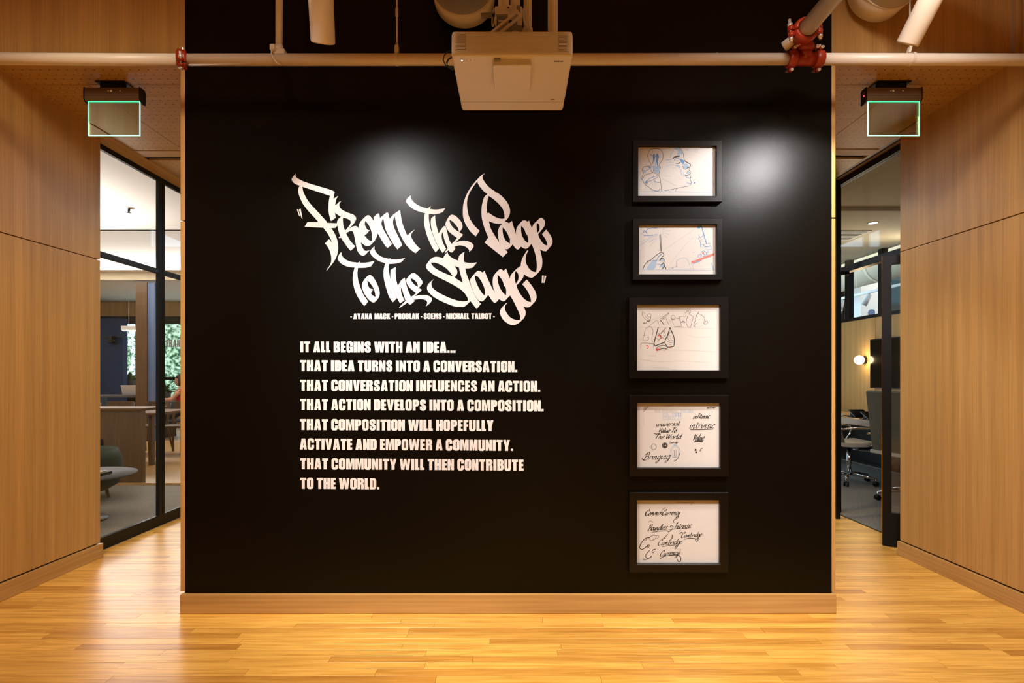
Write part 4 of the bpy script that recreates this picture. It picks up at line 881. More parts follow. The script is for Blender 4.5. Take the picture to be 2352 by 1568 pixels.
script(k, 'inTRinsic', 1150, 473, 1420, 466, 46, 1.9); script(k, 'intrinsic', 1085, 632, 1500, 628, 62, 1.9); k.line([(1105,652),(1250,652),(1480,645)], 1.6, taper=False)
script(k, 'Value', 1145, 832, 1325, 828, 62, 1.85, nib=.7); k.line([(1170,852),(1230,845),(1320,850)], 2.6)
script(k, 'Cambridge', 755, 875, 905, 868, 14, .9)
k.circle(692, 910, 36, 1.5, bl); k.circle(692, 910, 24, 1.3, bl); k.line([(703,898),(690,890),(680,910),(690,930),(703,922)], 2.0)
for a in range(0, 360, 24): k.line([(692+38*math.cos(math.radians(a)), 910+38*math.sin(math.radians(a))), (692+49*math.cos(math.radians(a)), 910+49*math.sin(math.radians(a)))], 1.6, taper=False)
for a in range(0, 360, 20): k.line([(510+44*math.cos(math.radians(a)), 932+50*math.sin(math.radians(a))), (510+40*math.cos(math.radians(a+10)), 932+46*math.sin(math.radians(a+10))), (510+44*math.cos(math.radians(a+18)), 932+50*math.sin(math.radians(a+18)))], 1.1, g)
script(k, 'Bringing', 340, 1150, 770, 1128, 62, 1.8); k.line([(315,1110),(330,1150),(380,1150)], 1.3)
k.circle(862, 1010, 78, 1.0, 'ink_pale_blue', ry=100); k.circle(862, 1010, 58, .7, 'ink_pale_blue', ry=80); k.line([(820,1000),(845,985),(845,1095)], .7, 'ink_grey'); k.line([(878,975),(872,1095)], 1.5, bl); k.line([(815,1102),(875,1102)], 1.2, bl); k.line([(935,1030),(920,1090),(880,1145),(835,1168)], 1.2, bl); k.line([(830,905),(870,890),(890,915)], 1.2, PB)
for q in ([(930,1010),(980,1000)], [(940,1040),(985,1060)], [(780,1130),(770,1200)], [(830,1120),(830,1240)], [(790,1180),(810,1220)]): k.line(q, .8, PB)
k.dot(1193, 983, 17, bl); k.dot(1203, 1020, 17, bl); script(k, 'C', 1262, 1002, 1292, 1000, 24, 1.4)
k.line([(1375,300),(1395,285),(1400,300),(1382,310)], 1.2); script(k, 'OUTLOOK', 1378, 308, 1520, 300, 17, 1.2)
k.build(f4)
# --- drawing 5
k = Ink(1430, 1115, 7.465)
script(k, 'Common', 385, 515, 680, 500, 50, 1.7, slant=.4); script(k, 'Currency', 675, 510, 980, 492, 48, 1.7, slant=.4)
k.line([(405,440),(385,490),(400,520),(440,500)], 1.2); k.line([(665,440),(700,395),(740,375)], .9)
k.line([(960,510),(940,560),(895,575),(870,610),(885,640)], 1.4); k.line([(880,520),(940,500),(965,520)], .8)
script(k, 'Boundless', 430, 775, 760, 752, 54, 1.7, slant=.4); k.line([(500,800),(640,780),(760,775),(790,798),(850,745),(870,700),(830,680),(810,720)], 1.4); k.line([(435,680),(440,620),(490,600),(530,640)], .8)
script(k, 'Intrinsic', 880, 745, 1180, 722, 54, 1.7, slant=.4); k.line([(780,760),(900,742),(1150,738)], 1.1); k.line([(900,665),(970,610)], 1.2)
script(k, 'Cambridge', 1000, 892, 1350, 872, 46, 1.6, slant=.4); k.line([(1050,920),(1150,900),(1240,905),(1260,955),(1290,940),(1300,890)], 1.6); k.line([(975,830),(965,790),(1000,760)], .9); k.line([(985,820),(1010,800),(1030,810)], 1.8); k.line([(1365,858),(1390,850)], 1.2)
script(k, 'Cambridge', 600, 1025, 1010, 995, 50, 1.6, slant=.4); k.line([(670,1045),(800,1025),(930,1015),(890,1075),(910,1080),(950,1030)], 1.4); k.line([(780,825),(730,880),(690,910),(740,900)], 1.3); k.line([(850,835),(850,890),(830,930)], 1.6); k.line([(570,1050),(580,1010)], 1.0)
k.line([(470,900),(440,880),(370,920),(310,1000),(290,1070),(330,1095),(390,1060),(440,1010)], 1.8); k.line([(390,1010),(380,960),(430,905),(520,850),(575,860),(560,910),(490,945),(460,920)], 1.0); k.line([(560,860),(620,850),(620,890),(580,905)], .7); k.line([(440,1010),(420,1050),(445,1065),(460,1020),(440,1010)], 1.5)
script(k, 'Currency', 640, 1210, 960, 1180, 50, 1.7, slant=.4); k.line([(595,1160),(605,1180)], 2.6); k.line([(640,1255),(700,1215),(850,1190),(960,1195),(1000,1240),(990,1300),(955,1295),(930,1250),(935,1200)], 1.6); k.line([(780,1235),(820,1242)], 1.6); k.line([(990,1080),(985,1140),(960,1200)], 1.3); k.line([(985,1140),(1000,1150)], 1.6)
k.line([(470,1105),(420,1150),(390,1210),(420,1245),(470,1235),(505,1200)], 1.5); k.line([(575,1085),(520,1100),(500,1140),(530,1150),(545,1115)], 1.5); k.line([(505,1200),(440,1250),(370,1275),(340,1260),(380,1250)], 1.0)
k.line([(920,290),(960,280),(1060,288),(1120,285),(1220,278),(1160,340)], .7, 'ink_grey')
k.build(f5)
# ------------------------------------------------------------------ overhead pipework
YQ = 2.8; ZP = atpx(0, 136, YQ).z; RP = .0276; KQ = YQ/2.4
def px2x(px, Y): return (px-CX)*Y/F
pipe = MB().cyl((-3.2+.33, YQ, ZP+.004), (px2x(414, YQ), YQ, ZP-.003), RP, n=28)
o = pipe.build('sprinkler_pipe', 'paint_white'); o['label'] = 'long off-white pipe across the left corridor, ends at left red coupling'; o['category'] = 'pipe'; o['group'] = 'main pipe lengths'
o = MB().cyl((px2x(418, YQ), YQ, ZP-.003), (px2x(1812, YQ), YQ, ZP+.0), RP, n=28).build('sprinkler_pipe', 'paint_white'); o['label'] = 'off-white pipe crossing in front of the black wall, behind the projector'; o['category'] = 'pipe'; o['group'] = 'main pipe lengths'
o = MB().cyl((px2x(1884, YQ), YQ, ZP+.0), (XR-.025, YQ, ZP-.003), RP, n=28).build('sprinkler_pipe', 'paint_white'); o['label'] = 'off-white pipe right of the red tee, across the right corridor'; o['category'] = 'pipe'; o['group'] = 'main pipe lengths'
def coupling(parent, c, ax, roll, r, w_, name='clamp_half'):
    """grooved coupling: two housings round axis ax with bolt pads at +/-roll direction"""
    c = Vector(c); ax = Vector(ax).normalized(); up = Vector(roll).normalized(); sd = ax.cross(up).normalized()
    for s in (1, -1):
        m = MB(); prof = [(-.5, 1.16), (-.42, 1.32), (-.15, 1.42), (.15, 1.42), (.42, 1.32), (.5, 1.16)]
        n = 14; vs = []; fs = []
        for i in range(n+1):
            a = math.radians(-86 + 172*i/n) 
            dirv = sd*s*math.cos(a) + up*math.sin(a)
            for t, rr_ in prof: vs.append(c + ax*t*w_ + dirv*r*rr_)
            vs.append(c + ax*.5*w_ + dirv*r*1.0); vs.append(c - ax*.5*w_ + dirv*r*1.0)
        q = len(prof) + 2
        for i in range(n):
            for j in range(q): fs.append((i*q+j, i*q+(j+1) % q, (i+1)*q+(j+1) % q, (i+1)*q+j))
        fs += [tuple(range(q)), tuple(n*q+j for j in range(q))[::-1]]
        m.add(vs, fs, True)
        for t in (1, -1):   # bolt pads
            p = c + up*t*r*1.62 + sd*s*r*.14
            m.cyl(p - sd*s*.001, p + sd*s*r*.48, r*.40, r*.34, n=14)
        m.build(name, 'red_iron', parent)
    for t in (1, -1):
        p = c + up*t*r*1.68
        m = MB().cyl(p - sd*r*1.45, p + sd*r*1.15, r*.17, n=8)
        m.cyl(p - sd*r*.95, p - sd*r*.60, r*.30, n=6); m.cyl(p + sd*r*.66, p + sd*r*.92, r*.27, n=6)
        m.build('bolt', 'bolt_steel', parent)
cp = thing('pipe_coupling', (px2x(417, YQ), YQ, ZP-.06), 'dark red bolted pipe coupling at the upper left corner of the black wall', 'pipe fitting')
coupling(cp, (px2x(418, YQ), YQ, ZP-.001), (1, .22, -.15), (.32, -.75, -.62), RP*1.16, .048)
# red tee with three couplings and the elbow above it
te = thing('pipe_tee', (px2x(1848, YQ), YQ, ZP-.06), 'orange-red tee and elbow with steel bolts joining three white pipes, upper right', 'pipe fitting')
xt = px2x(1849, YQ); upv = Vector((-.12, -.30, 1)).normalized()
xe = px2x(1848, 2.68)
m = MB().cyl((px2x(1822, YQ), YQ, ZP), (px2x(1876, YQ), YQ, ZP), RP*1.12, n=24)
m.sweep([(xt, YQ, ZP), (xt-.004, YQ-.008, ZP+.034), (xt-.012, YQ-.018, ZP+.055)], [RP*1.36, RP*1.10, RP*1.12], 24)
m.build('tee_body', 'red_iron', te)
coupling(te, (px2x(1818, YQ), YQ, ZP), (1, 0, 0), (0, -.35, 1), RP*1.06, .042)
coupling(te, (px2x(1880, YQ), YQ, ZP), (1, 0, 0), (0, -.35, 1), RP*1.06, .042)
coupling(te, (xt-.010, YQ-.016, ZP+.052), upv, (1, .15, 0), RP*1.12, .040)
MB().sweep([(xt-.012, YQ-.018, ZP+.054), (xt-.024, YQ-.032, ZP+.068), (xe+.012, YQ-.060, ZP+.074), (xe+.002, YQ-.085, ZP+.070), (xe, YQ-.115, ZP+.066)], [RP*1.15, RP*1.25, RP*1.35, .038, .040], 20).build('elbow', 'red_iron', te)
coupling(te, (xe, YQ-.125, ZP+.066), (0, 1, 0), (1, 0, .10), .041, .050)
o = MB().cyl((xe, YQ-.122, ZP+.066), (xe, -4.9, ZP+.066), .0385, n=28).build('branch_pipe', 'paint_white'); o['label'] = 'thick off-white pipe running from the red elbow towards the viewer'; o['category'] = 'pipe'
p = atpx(1811, 97, YQ-.02)
MB().cyl(p + Vector((-.012, .02, -.012)), p + Vector((.016, -.01, .004)), .027, .025, n=9).build('tape_scrap', 'paint_white', te)
# clamps & hangers on the main pipe
def strap(parent, x, w_, r, name='strap', lean=0, m='paint_white'):
    mb = MB(); n = 20; vs = []; fs = []
    for i in range(n+1):
        a = 2*math.pi*i/n
        for dx, rr_ in ((-w_/2, r), (w_/2, r), (w_/2, r+.002), (-w_/2, r+.002)):
            vs.append((x + dx + lean*math.sin(a), YQ + rr_*math.cos(a), ZP + rr_*math.sin(a)))
    for i in range(n):
        for j in range(4): fs.append((i*4+j, i*4+(j+1) % 4, (i+1)*4+(j+1) % 4, (i+1)*4+j))
    mb.add(vs, fs); return mb.build(name, m, parent)
x = px2x(643, YQ)
hp = thing('drop_pipe', (x, YQ, ZP), 'thin white vertical pipe rising from the main pipe, left of the left spotlight', 'pipe')
MB().cyl((x-0.0047, YQ, ZP+RP), (x-0.0070, YQ+0.0233, 4.25), .0172, n=20).build('tube', 'paint_white', hp)
m = MB().box(x-0.0257, YQ-0.0233, ZP+0.0140, x+0.0303, YQ+0.0233, ZP+0.0420, .004); m.cyl((x-0.0047, YQ, ZP+0.0350), (x-0.0047, YQ, ZP+0.0677), .0245, .020, n=16)
m.build('saddle', 'paint_white', hp)
MB().box(x-0.0350, YQ-0.0397, ZP+0.0257, x-0.0117, YQ-0.0187, ZP+0.0537, .003).build('buckle', 'paint_white', hp)
MB().sweep([(x-0.0233, YQ-0.0350, ZP+0.0467), (x-0.0233, YQ-0.0420, ZP), (x-0.0117, YQ-0.0397, ZP-0.0257), (x+0.0023, YQ-0.0303, ZP-0.0373), (x+0.0117, YQ-0.0117, ZP-0.0350)], .0041, 8).build('strap_tail', 'paint_white', hp)
x = px2x(911.5, YQ)
hr = thing('hanger_rod', (x, YQ, ZP), 'slender white threaded hanger rod holding the main pipe, between spotlight and duct', 'hanger')
m = MB().cyl((x, YQ, ZP+0.0583), (x-0.0012, YQ, 4.25), .0042, n=10); m.cyl((x, YQ, ZP+0.2123), (x, YQ, ZP+0.2508), .0076, n=8); m.cyl((x, YQ, ZP+0.2508), (x, YQ, ZP+0.2637), .0052, n=8)
m.build('rod', 'paint_white', hr)
m = MB().box(x-0.0088, YQ-0.0140, ZP+0.0257, x+0.0099, YQ+0.0140, ZP+0.0642, .002); m.cyl((x, YQ, ZP+0.0607), (x, YQ, ZP+0.0793), .007, n=8); m.build('clevis', 'paint_white', hr)
strap(hr, x, .015, RP+.0012, 'ring')
x = px2x(2091, YQ)
hr2 = thing('pipe_hanger', (x, YQ, ZP), 'white strap hanger looped round the main pipe below the right spotlight', 'hanger')
strap(hr2, x+0.0047, .012, RP+.0015, 'ring', lean=.005)
m = MB().box(x-0.0140, YQ-0.0117, ZP+0.0257, x-0.0023, YQ+0.0093, ZP+0.0583, .001, rot=(math.radians(14), 'Y'), piv=(x, YQ, ZP+0.0350)); m.cyl((x-0.0023, YQ, ZP+0.0350), (x-0.0023, YQ, 3.152), .0035, n=8); m.build('rod', 'paint_white', hr2)
x = px2x(1646, YQ); m = MB().cyl((x, YQ, ZP+RP-.002), (x, YQ, ZP+RP+.003), .005, n=8); o = m.build('pipe_plug', 'paint_white'); o['label'] = 'tiny white plug on top of the main pipe left of the red tee'; o['category'] = 'pipe fitting'
# ------------------------------------------------------------------ spotlights
def spot(P, D, r, L, label):
    t = thing('track_spotlight', P - D*L, label, 'spotlight', 'white cylindrical spotlights')
    m = MB(); ax = -D
    prof = [(r*.90, .060), (r*.90, .0), (r*.97, -.001), (r, .004), (r, L-.004), (r*.96, L), (.001, L)]
    m.lathe(P, prof, ax, 36); m.build('housing', 'paint_white', t)
    MB().lathe(P, [(r*.88, .03), (r*.86, .045), (.001, .06)], ax, 28).build('reflector', 'head_inside', t)
    q = P - D*L*.75
    m = MB().cyl(q, (q.x, q.y-.02, 2.985 if P.z < 2.9 else 4.25), .008, n=10); m.build('stem', 'paint_white', t)
    return t
rail = MB().box(-2.6, 2.0, 2.985, 2.5, 2.035, 3.02); rail.build('track_rail', 'paint_white', label='long white lighting track above the view', category='track')
def spotY(P, D, r, L, label): return spot(P, D, r, L, label)
spot(HEAD_A, DIR_A, .0465, .26, 'white cylindrical spotlight over the title, pointing down at the wall')
spot(HEAD_B, DIR_B, .0430, .26, 'white cylindrical spotlight tilted towards the frames, over the right corridor')
spot(Vector((-1.3, 1.0, 3.21)), (Vector((-.36, 3.05, .78))-Vector((-1.3, 1.0, 3.2))).normalized(), .0465, .26, 'white cylindrical spotlight added out of view to carry the text fill, back left')  # housing added around the text fill spot
spot(Vector((1.5, 1.0, 3.21)), (Vector((.92, 3.05, .62))-Vector((1.5, 1.0, 3.2))).normalized(), .0465, .26, 'white cylindrical spotlight added out of view to carry the frames fill, back right')  # housing added around the frames fill spot
# ------------------------------------------------------------------ round ducts
def duct(cx_, cz, r, label):
    d = thing('round_duct', (cx_, 1.5, cz-r), label, 'duct', 'round ceiling ducts')
    m = MB().cyl((cx_, YW-.03, cz), (cx_, 2.905, cz), r, n=56); m.build('end_section', 'paint_white', d)
    m = MB().cyl((cx_, 2.905, cz), (cx_, -4.8, cz), r*1.004, n=56); m.build('main_section', 'paint_white', d)
    m = MB().sweep([(cx_ + (r*1.012)*math.cos(a), 2.905, cz + (r*1.012)*math.sin(a)) for a in [2*math.pi*i/40 for i in range(41)]], .004, 6); m.build('joint_ring', 'paint_white', d)
    return d
duct(-.262, 3.285, .163, 'big off-white round duct above the black wall, left of the projector')
duct(1.930, 3.31, .155, 'big off-white round duct against the oak fascia at the upper right')
# vertical pipes near the mount
for px, Y, r, lb in ((1157, 2.62, .026, 'off-white vertical pipe just left of the projector mount'), (1212, 2.66, .019, 'off-white vertical conduit just right of the projector mount'), (1269.5, 2.5, .0215, 'off-white vertical pipe above the right half of the projector')):
    x = px2x(px, Y); z0 = 2.56 if px > 1250 else 2.62
    p = thing('vertical_pipe', (x, Y, z0), lb, 'pipe', 'vertical pipes by the projector mount')
    MB().cyl((x, Y, z0), (x, Y, 4.25), r, n=24).build('tube', 'paint_white', p)
    if px == 1212: MB().cyl((x, Y, 2.86), (x, Y, 2.90), r*1.25, n=20).build('sleeve', 'paint_white', p)
# ------------------------------------------------------------------ projector
PX0, PX1 = (1036.5-CX)*2.08/F, (1316-CX)*2.08/F
PY0, PY1, PZ0, PZ1 = 2.08, 2.515, 2.447, 2.5415
pj = thing('projector', ((PX0+PX1)/2, (PY0+PY1)/2, PZ0), 'white ceiling projector hanging upside down in front of the black wall', 'projector')
def rounded_slab(x0, y0, x1, y1, z0, z1, r, mat_, name, parent, ch=.004):
    """rounded-corner slab in the XZ outline extruded along Y"""
    def ol(i): return rr(x0+i, z0+i, x1-i, z1-i, max(r-i, .002))
    a, b = ol(ch), ol(0); n = len(a); vs = [(p[0], y0, p[1]) for p in a] + [(p[0], y0+ch, p[1]) for p in b] + [(p[0], y1-ch, p[1]) for p in b] + [(p[0], y1, p[1]) for p in a]
    fs = [tuple(range(n)), tuple(range(3*n, 4*n))[::-1]]
    for l in range(3):
        for k in range(n): fs.append((l*n+k, l*n+(k+1) % n, (l+1)*n+(k+1) % n, (l+1)*n+k))
    return MB().add(vs, fs).build(name, mat_, parent)
# body: outline in plan gets rounded corners too
m = MB(); R_ = .012; n = 6
def plan(i):
    return rr(PX0+i, PY0+i, PX1-i, PY1-i, R_-min(i, R_*.6))
lv = [(PZ0, .006), (PZ0+.003, .002), (PZ0+.008, 0), (PZ1-.016, 0), (PZ1-.006, .003), (PZ1, .012)]
vs = []; 
for z, i in lv: vs += [(p[0], p[1], z) for p in plan(i)]
q = len(plan(0)); fs = [tuple(range(q)), tuple(range((len(lv)-1)*q, len(lv)*q))]
for l in range(len(lv)-1):
    for k_ in range(q): fs.append((l*q+k_, l*q+(k_+1) % q, (l+1)*q+(k_+1) % q, (l+1)*q+k_))
MB().add(vs, fs).build('body', 'plastic_white', pj)
# fine horizontal ribs on the face
m = MB()
for i in range(22):
    z = PZ0 + .012 + i*.0034
    m.box(PX0+.014, PY0-.0007, z, PX1-.014, PY0+.0005, z+.0019)
o = m.build('face_rib', 'plastic_white', pj); o['kind'] = 'stuff'
def pf(px, py): q = atpx(px, py, PY0); return q.x, q.z
for xa, xb, ya, yb in ((1049, 1071, 77, 114), (1281, 1302.5, 80, 117.5)):
    x0, z1 = pf(xa, ya); x1, z0 = pf(xb, yb); v = MB().box(x0, PY0-.0010, z0, x1, PY0+.0005, z1).build('vent_grille', 'slot_dark', pj)
    for i in range(12):
        z = z0 + (z1-z0)*(i+.22)/12; MB().box(x0, PY0-.0022, z, x1, PY0-.0008, z+(z1-z0)/12*.55).build('louvre', 'plastic_white', v)
def ub(px, py):   # point on the underside
    Y = (PZ0-CH)*F/(CY-py); return Vector(((px-CX)*Y/F, Y, PZ0))
# lens door
a = ub(1132.5, 133); b = ub(1219, 133); 
lz = PZ0-.024; Ya = 2.105; Yb = 2.300
xa, xb = px2x(1132.5, Ya), px2x(1219.5, Ya)
m = MB(); o1 = rr(xa, Ya, xb, Yb-.01, .009); o2 = rr(xa-.002, Ya-.002, xb+.002, Yb+.028, .009)
n = len(o1); vs = [(p[0], p[1], lz) for p in o1] + [(p[0]-(0), p[1], lz+.0025) for p in rr(xa-.002, Ya-.002, xb+.002, Yb-.007, .01)] + [(p[0], p[1], PZ0+.001) for p in o2]
fs = [tuple(range(n))[::-1]] + [(l*n+k_, l*n+(k_+1) % n, (l+1)*n+(k_+1) % n, (l+1)*n+k_) for l in range(2) for k_ in range(n)]
MB().add(vs, fs).build('lens_cover', 'plastic_white', pj)
MB().box(xa+.004, Ya-.012, PZ0-.010, xa+.028, Ya+.004, PZ0+.002, .002).build('latch', 'plastic_grey', pj)
m = MB(); a = ub(1051, 234); b = ub(1289, 236); m.box(PX0+.006, a.y-.0006, PZ0-.0004, PX1-.006, a.y+.0006, PZ0+.001); m.build('seam', 'slot_dark', pj)
for i, (px, py) in enumerate(((1061, 139), (1072, 139.5), (1081, 139.5), (1090.5, 139.5), (1072, 135), (1081, 135.5), (1090.5, 135.5))):
    p = ub(px, py); MB().cyl((p.x, p.y, PZ0+.001), (p.x, p.y, PZ0-.0012), .0024 if i == 0 else .0011, n=10).build('indicator_light' if i == 0 else 'indicator', 'led_white' if i == 0 else 'slot_dark', pj)
m = MB()
for x0, x1, y0 in ((1056, 1064, 134.6),): 
    p = ub(x0, y0); p2 = ub(x1, y0); m.box(p.x, p.y, PZ0-.0005, p2.x, p.y+.0015, PZ0+.001)
m.build('printed_mark', 'plastic_grey', pj)
# maker's lettering, reading upside down on the underside
G2 = G
def under_text(txt, pxl, pxr, py, h):
    p0, p1 = ub(pxl, py), ub(pxr, py); adv = 0; pos = []
    for ch in txt[::-1]: pos.append((ch, adv)); adv += G2[ch][0] + 22
    sx = (p1.x-p0.x)/(adv-22); m = MB()
    for ch, a in pos:
        wch = G2[ch][0]
        # rotated by half a turn in the plane of the underside
        m.prism(G2[ch][1], lambda u, v, d: Vector((p0.x + (a + wch-u)*sx, p0.y + h*(v/195), d)), PZ0-.0006, PZ0+.0004, back=False)
    m.build('printed_name', 'ink_black', pj)
under_text('EPSON', 1272.5, 1293.5, 139.6, .0065)
p = ub(1269, 228); m = MB(); m.sweep([(p.x-.007, p.y+.003, PZ0-.0004), (p.x, p.y-.001, PZ0-.0004), (p.x+.008, p.y+.003, PZ0-.0004)], .0011, 6); m.cyl((p.x, p.y, PZ0+.0003), (p.x, p.y, PZ0-.0007), .0024, n=8); m.build('printed_emblem', 'ink_black', pj)
# cables
cb = thing('projector_cable', (PX0, 2.3, 2.5), 'black cable loop at the left side of the projector', 'cable')
def pw(px, py, Y): return atpx(px, py, Y)
MB().sweep([pw(1036, 117, 2.2), pw(1028, 119, 2.2), pw(1020, 128, 2.2), pw(1018, 138, 2.2), pw(1023, 149, 2.2), pw(1030, 155, 2.2), pw(1040, 160, 2.25), pw(1050, 150, 2.3)], .0022, 8).build('thin_cable', 'rubber', cb)
MB().sweep([pw(1040, 130, 2.2), pw(1030, 136, 2.2), pw(1026, 144, 2.2), pw(1028, 152, 2.2), pw(1038, 156, 2.3)], .0036, 8).build('thick_cable', 'rubber', cb)
p = pw(1024, 152, 2.2); MB().lathe(p, [(.001, -.004), (.0045, 0), (.001, .004)], (0, 0, 1), 10).build('cable_tie', 'rubber', cb)
# mount
mt = thing('projector_mount', (px2x(1190, 2.35), 2.35, PZ1), 'white geared mount with black knobs between projector and ceiling pole', 'bracket')
Ym = 2.33
def mp(px, py, Y=Ym): return atpx(px, py, Y)
c0 = mp(1171, 78); MB().lathe(c0 + Vector((0, .03, 0)), [(.001, .0), (.085, .0), (.088, .004), (.085, .010), (.07, .012), (.065, .004), (.001, .004)], (0, -.75, .66), 40).build('lower_disc', 'plastic_white', mt)
c0 = mp(1168, 16); MB().lathe(c0 + Vector((0, .05, .0)), [(.001, 0), (.052, 0), (.055, .004), (.050, .012), (.001, .012)], (0, -.5, .85), 32).build('upper_disc', 'plastic_white', mt)
a = mp(1137, 37); b = mp(1199, 19)
MB().box(a.x, Ym-.015, a.z, b.x, Ym+.03, b.z, .003).build('block', 'plastic_white', mt)
a = mp(1160, 22, Ym-.02); b = mp(1177, 12, Ym-.02); m = MB().box(a.x, Ym-.022, a.z, b.x, Ym+.01, b.z, .002); m.build('lug', 'plastic_white', mt)
p = mp(1167.5, 17.5, Ym-.022); MB().cyl(p + Vector((0, -.001, 0)), p + Vector((0, .004, 0)), .0035, n=12).build('screw_hole', 'black_plastic', mt)
a = mp(1166, 43); b = mp(1178, 36); m = MB().box(a.x, Ym-.015, mp(0, 62).z, b.x, Ym+.0, b.z, .002); a = mp(1188, 48); b = mp(1200, 19); m.box(a.x, Ym-.01, mp(0, 60).z, b.x, Ym+.01, b.z, .003); a = mp(1137, 60); b = mp(1141, 36); m.box(a.x, Ym-.01, a.z, b.x, Ym+.02, b.z, .001)
m.build('yoke', 'plastic_white', mt)['kind'] = 'stuff'
m = MB().cyl(mp(1130, 35), mp(1104, 36.5), .0105, n=16); m.build('adjuster_knob', 'plastic_grey', mt)
m = MB().cyl(mp(1140, 35), mp(1128, 35), .006, n=12); m.build('knob_neck', 'black_plastic', mt)
m = MB().cyl(mp(1191, 28, Ym-.03), mp(1191, 15, Ym-.03), .0075, n=14); m.build('upright_knob', 'plastic_grey', mt)
# slotted diagonal arm
a = mp(1141, 73, Ym-.05); b = mp(1194, 30, Ym-.05); d = (b-a); L_ = d.length; d.normalize(); nn = Vector((-d.z, 0, d.x))
for off in (.011, -.011):
    q0 = a + nn*off; vs = []
    for t in (-.02, L_):
        for s_ in (-.0045, .0045):
            for yy_ in (-.004, .006): vs.append(q0 + d*t + nn*s_ + Vector((0, yy_, 0)))
    MB().add(vs, [(0, 1, 3, 2), (4, 6, 7, 5), (0, 2, 6, 4), (1, 5, 7, 3), (0, 4, 5, 1), (2, 3, 7, 6)]).build('slotted_arm', 'plastic_white', mt)
vs = []
for t in (L_-.012, L_):
    for s_ in (-.013, .013):
        for yy_ in (-.003, .005): vs.append(a + d*t + nn*s_ + Vector((0, yy_, 0)))
MB().add(vs, [(0, 1, 3, 2), (4, 6, 7, 5), (0, 2, 6, 4), (1, 5, 7, 3), (0, 4, 5, 1), (2, 3, 7, 6)]).build('arm_end', 'plastic_white', mt)
p = mp(1173, 51, Ym-.045); MB().lathe(p, [(.001, -.006), (.008, -.006), (.009, 0), (.001, 0)], (0, -1, 0), 14).build('lock_nut', 'black_plastic', mt)
for px, s_ in ((1134, 1), (1206, -1)):
    p = mp(px, 40, Ym+.03); MB().lathe(p, [(.030, -.003), (.034, -.003), (.034, .003), (.030, .003), (.030, -.003)], (1, .25*s_, 0), 28).build('gear_ring', 'plastic_white', mt)
a = mp(1208, 69); b = mp(1218, 60); MB().box(a.x, Ym-.01, a.z, b.x, Ym+.02, b.z, .003).build('foot', 'plastic_white', mt)
MB().box(mp(1143, 0).x, Ym-.005, mp(0, 72).z, mp(1200, 0).x, Ym+.05, mp(0, 44).z-.012).build('inner_plate', 'plastic_grey', mt)
MB().box(PX0+.1, Ym-.06, PZ1-.002, PX1-.1, Ym+.07, PZ1+.006, .002).build('base_plate', 'plastic_white', mt)
m = MB().cyl((px2x(1183, 2.34), 2.345, 2.62), (px2x(1183, 2.34), 2.345, 4.25), .020, n=24); m.build('pole', 'paint_white', mt)
# ------------------------------------------------------------------ exit signs (edge-lit)
def exit_sign(xa, xb, capside, label, baseA, baseB):
    YS = 3.30; z1 = atpx(0, 200.5, YS).z; z0 = atpx(0, 231, YS).z; zp = atpx(0, 309.5, YS).z
    t = thing('exit_sign', ((xa+xb)/2, YS+.03, zp), label, 'sign', 'edge-lit exit signs')
    D = .052
    # housing with softened lower lip
    prof = [(YS, z0+.010), (YS, z1-.003), (YS+.003, z1), (YS+D-.003, z1), (YS+D, z1-.003), (YS+D, z0+.010), (YS+D-.012, z0), (YS+.012, z0)]
    MB().prism([prof], lambda u, v, d: Vector((d, u, v)), xa, xb).build('housing', 'bronze_aluminium', t)
    m = MB()
    for i in range(3): m.box(xa+.002, YS-.0006, z0+.022+i*.0145, xb-.002, YS+.0005, z0+.0232+i*.0145)
    m.build('groove_line', 'plastic_grey', t)
    prof2 = [(YS-.003, z0+.008), (YS-.003, z1), (YS, z1+.003), (YS+D-.006, z1+.003), (YS+D+.003, z1-.012), (YS+D+.003, z0-.008), (YS+D-.014, z0-.012), (YS+.010, z0-.004)]
    for s in (-1, 1):
        a, b = (xa-.004, xa) if s < 0 else (xb, xb+.004)
        MB().prism([prof2], lambda u, v, d: Vector((d, u, v)), a, b).build('end_cap', 'black_plastic', t)
    if capside < 0:
        MB().cyl((xa-.0045, YS+.022, z1-.040), (xa-.006, YS+.022, z1-.040), .004, n=10).build('status_light', 'led_red', t)
        MB().cyl((xa-.0045, YS+.018, z1-.024), (xa-.006, YS+.018, z1-.024), .006, n=10).build('test_button', 'red_iron', t)
    xc = (xa+xb)/2
    for dx, r in ((-.0225, .0042), (-.001, .0075), (.055, .0042)):
        xx = xc + dx*.9 if r < .005 else xc + dx - .004
        MB().lathe((xx, YS, z1-.0185), [(r, 0), (r*.9, .002), (.0005, .0035)], (0, -1, 0), 14).build('screw', 'bolt_steel', t)
    pa, pb = xa+.012, xb-.003
    yc = YS+D/2-.012
    MB().box(pa+.003, yc-.003, zp+.003, pb-.003, yc+.003, z0+.004).build('clear_panel', 'acrylic', t)
    MB().box(pa, yc-.0035, zp, pb, yc+.0035, zp+.0028, .0008).build('lit_edge', 'exit_edge_bright', t)
    MB().box(pa, yc-.0035, zp, pa+.0028, yc+.0035, z0+.002, .0008).build('lit_edge', 'exit_edge_bright', t)
    MB().box(pb-.0028, yc-.0035, zp, pb, yc+.0035, z0+.002, .0008).build('lit_edge', 'exit_edge_bright', t)
    MB().box(pa, yc-.0040, z0-.001, pb, yc+.0035, z0+.002, .0005).build('lit_edge', 'exit_edge', t)
    m = MB(); m.box(baseA, YS-.005, ZS-.007, baseB, YS+.085, ZS-.0005, .002)
    m.build('canopy_plate', 'black_plastic', t)
    MB().box(baseA+.02, YS+.008, z1, baseB-.02, YS+.045, ZS-.004, .002).build('neck', 'black_plastic', t)
    return t
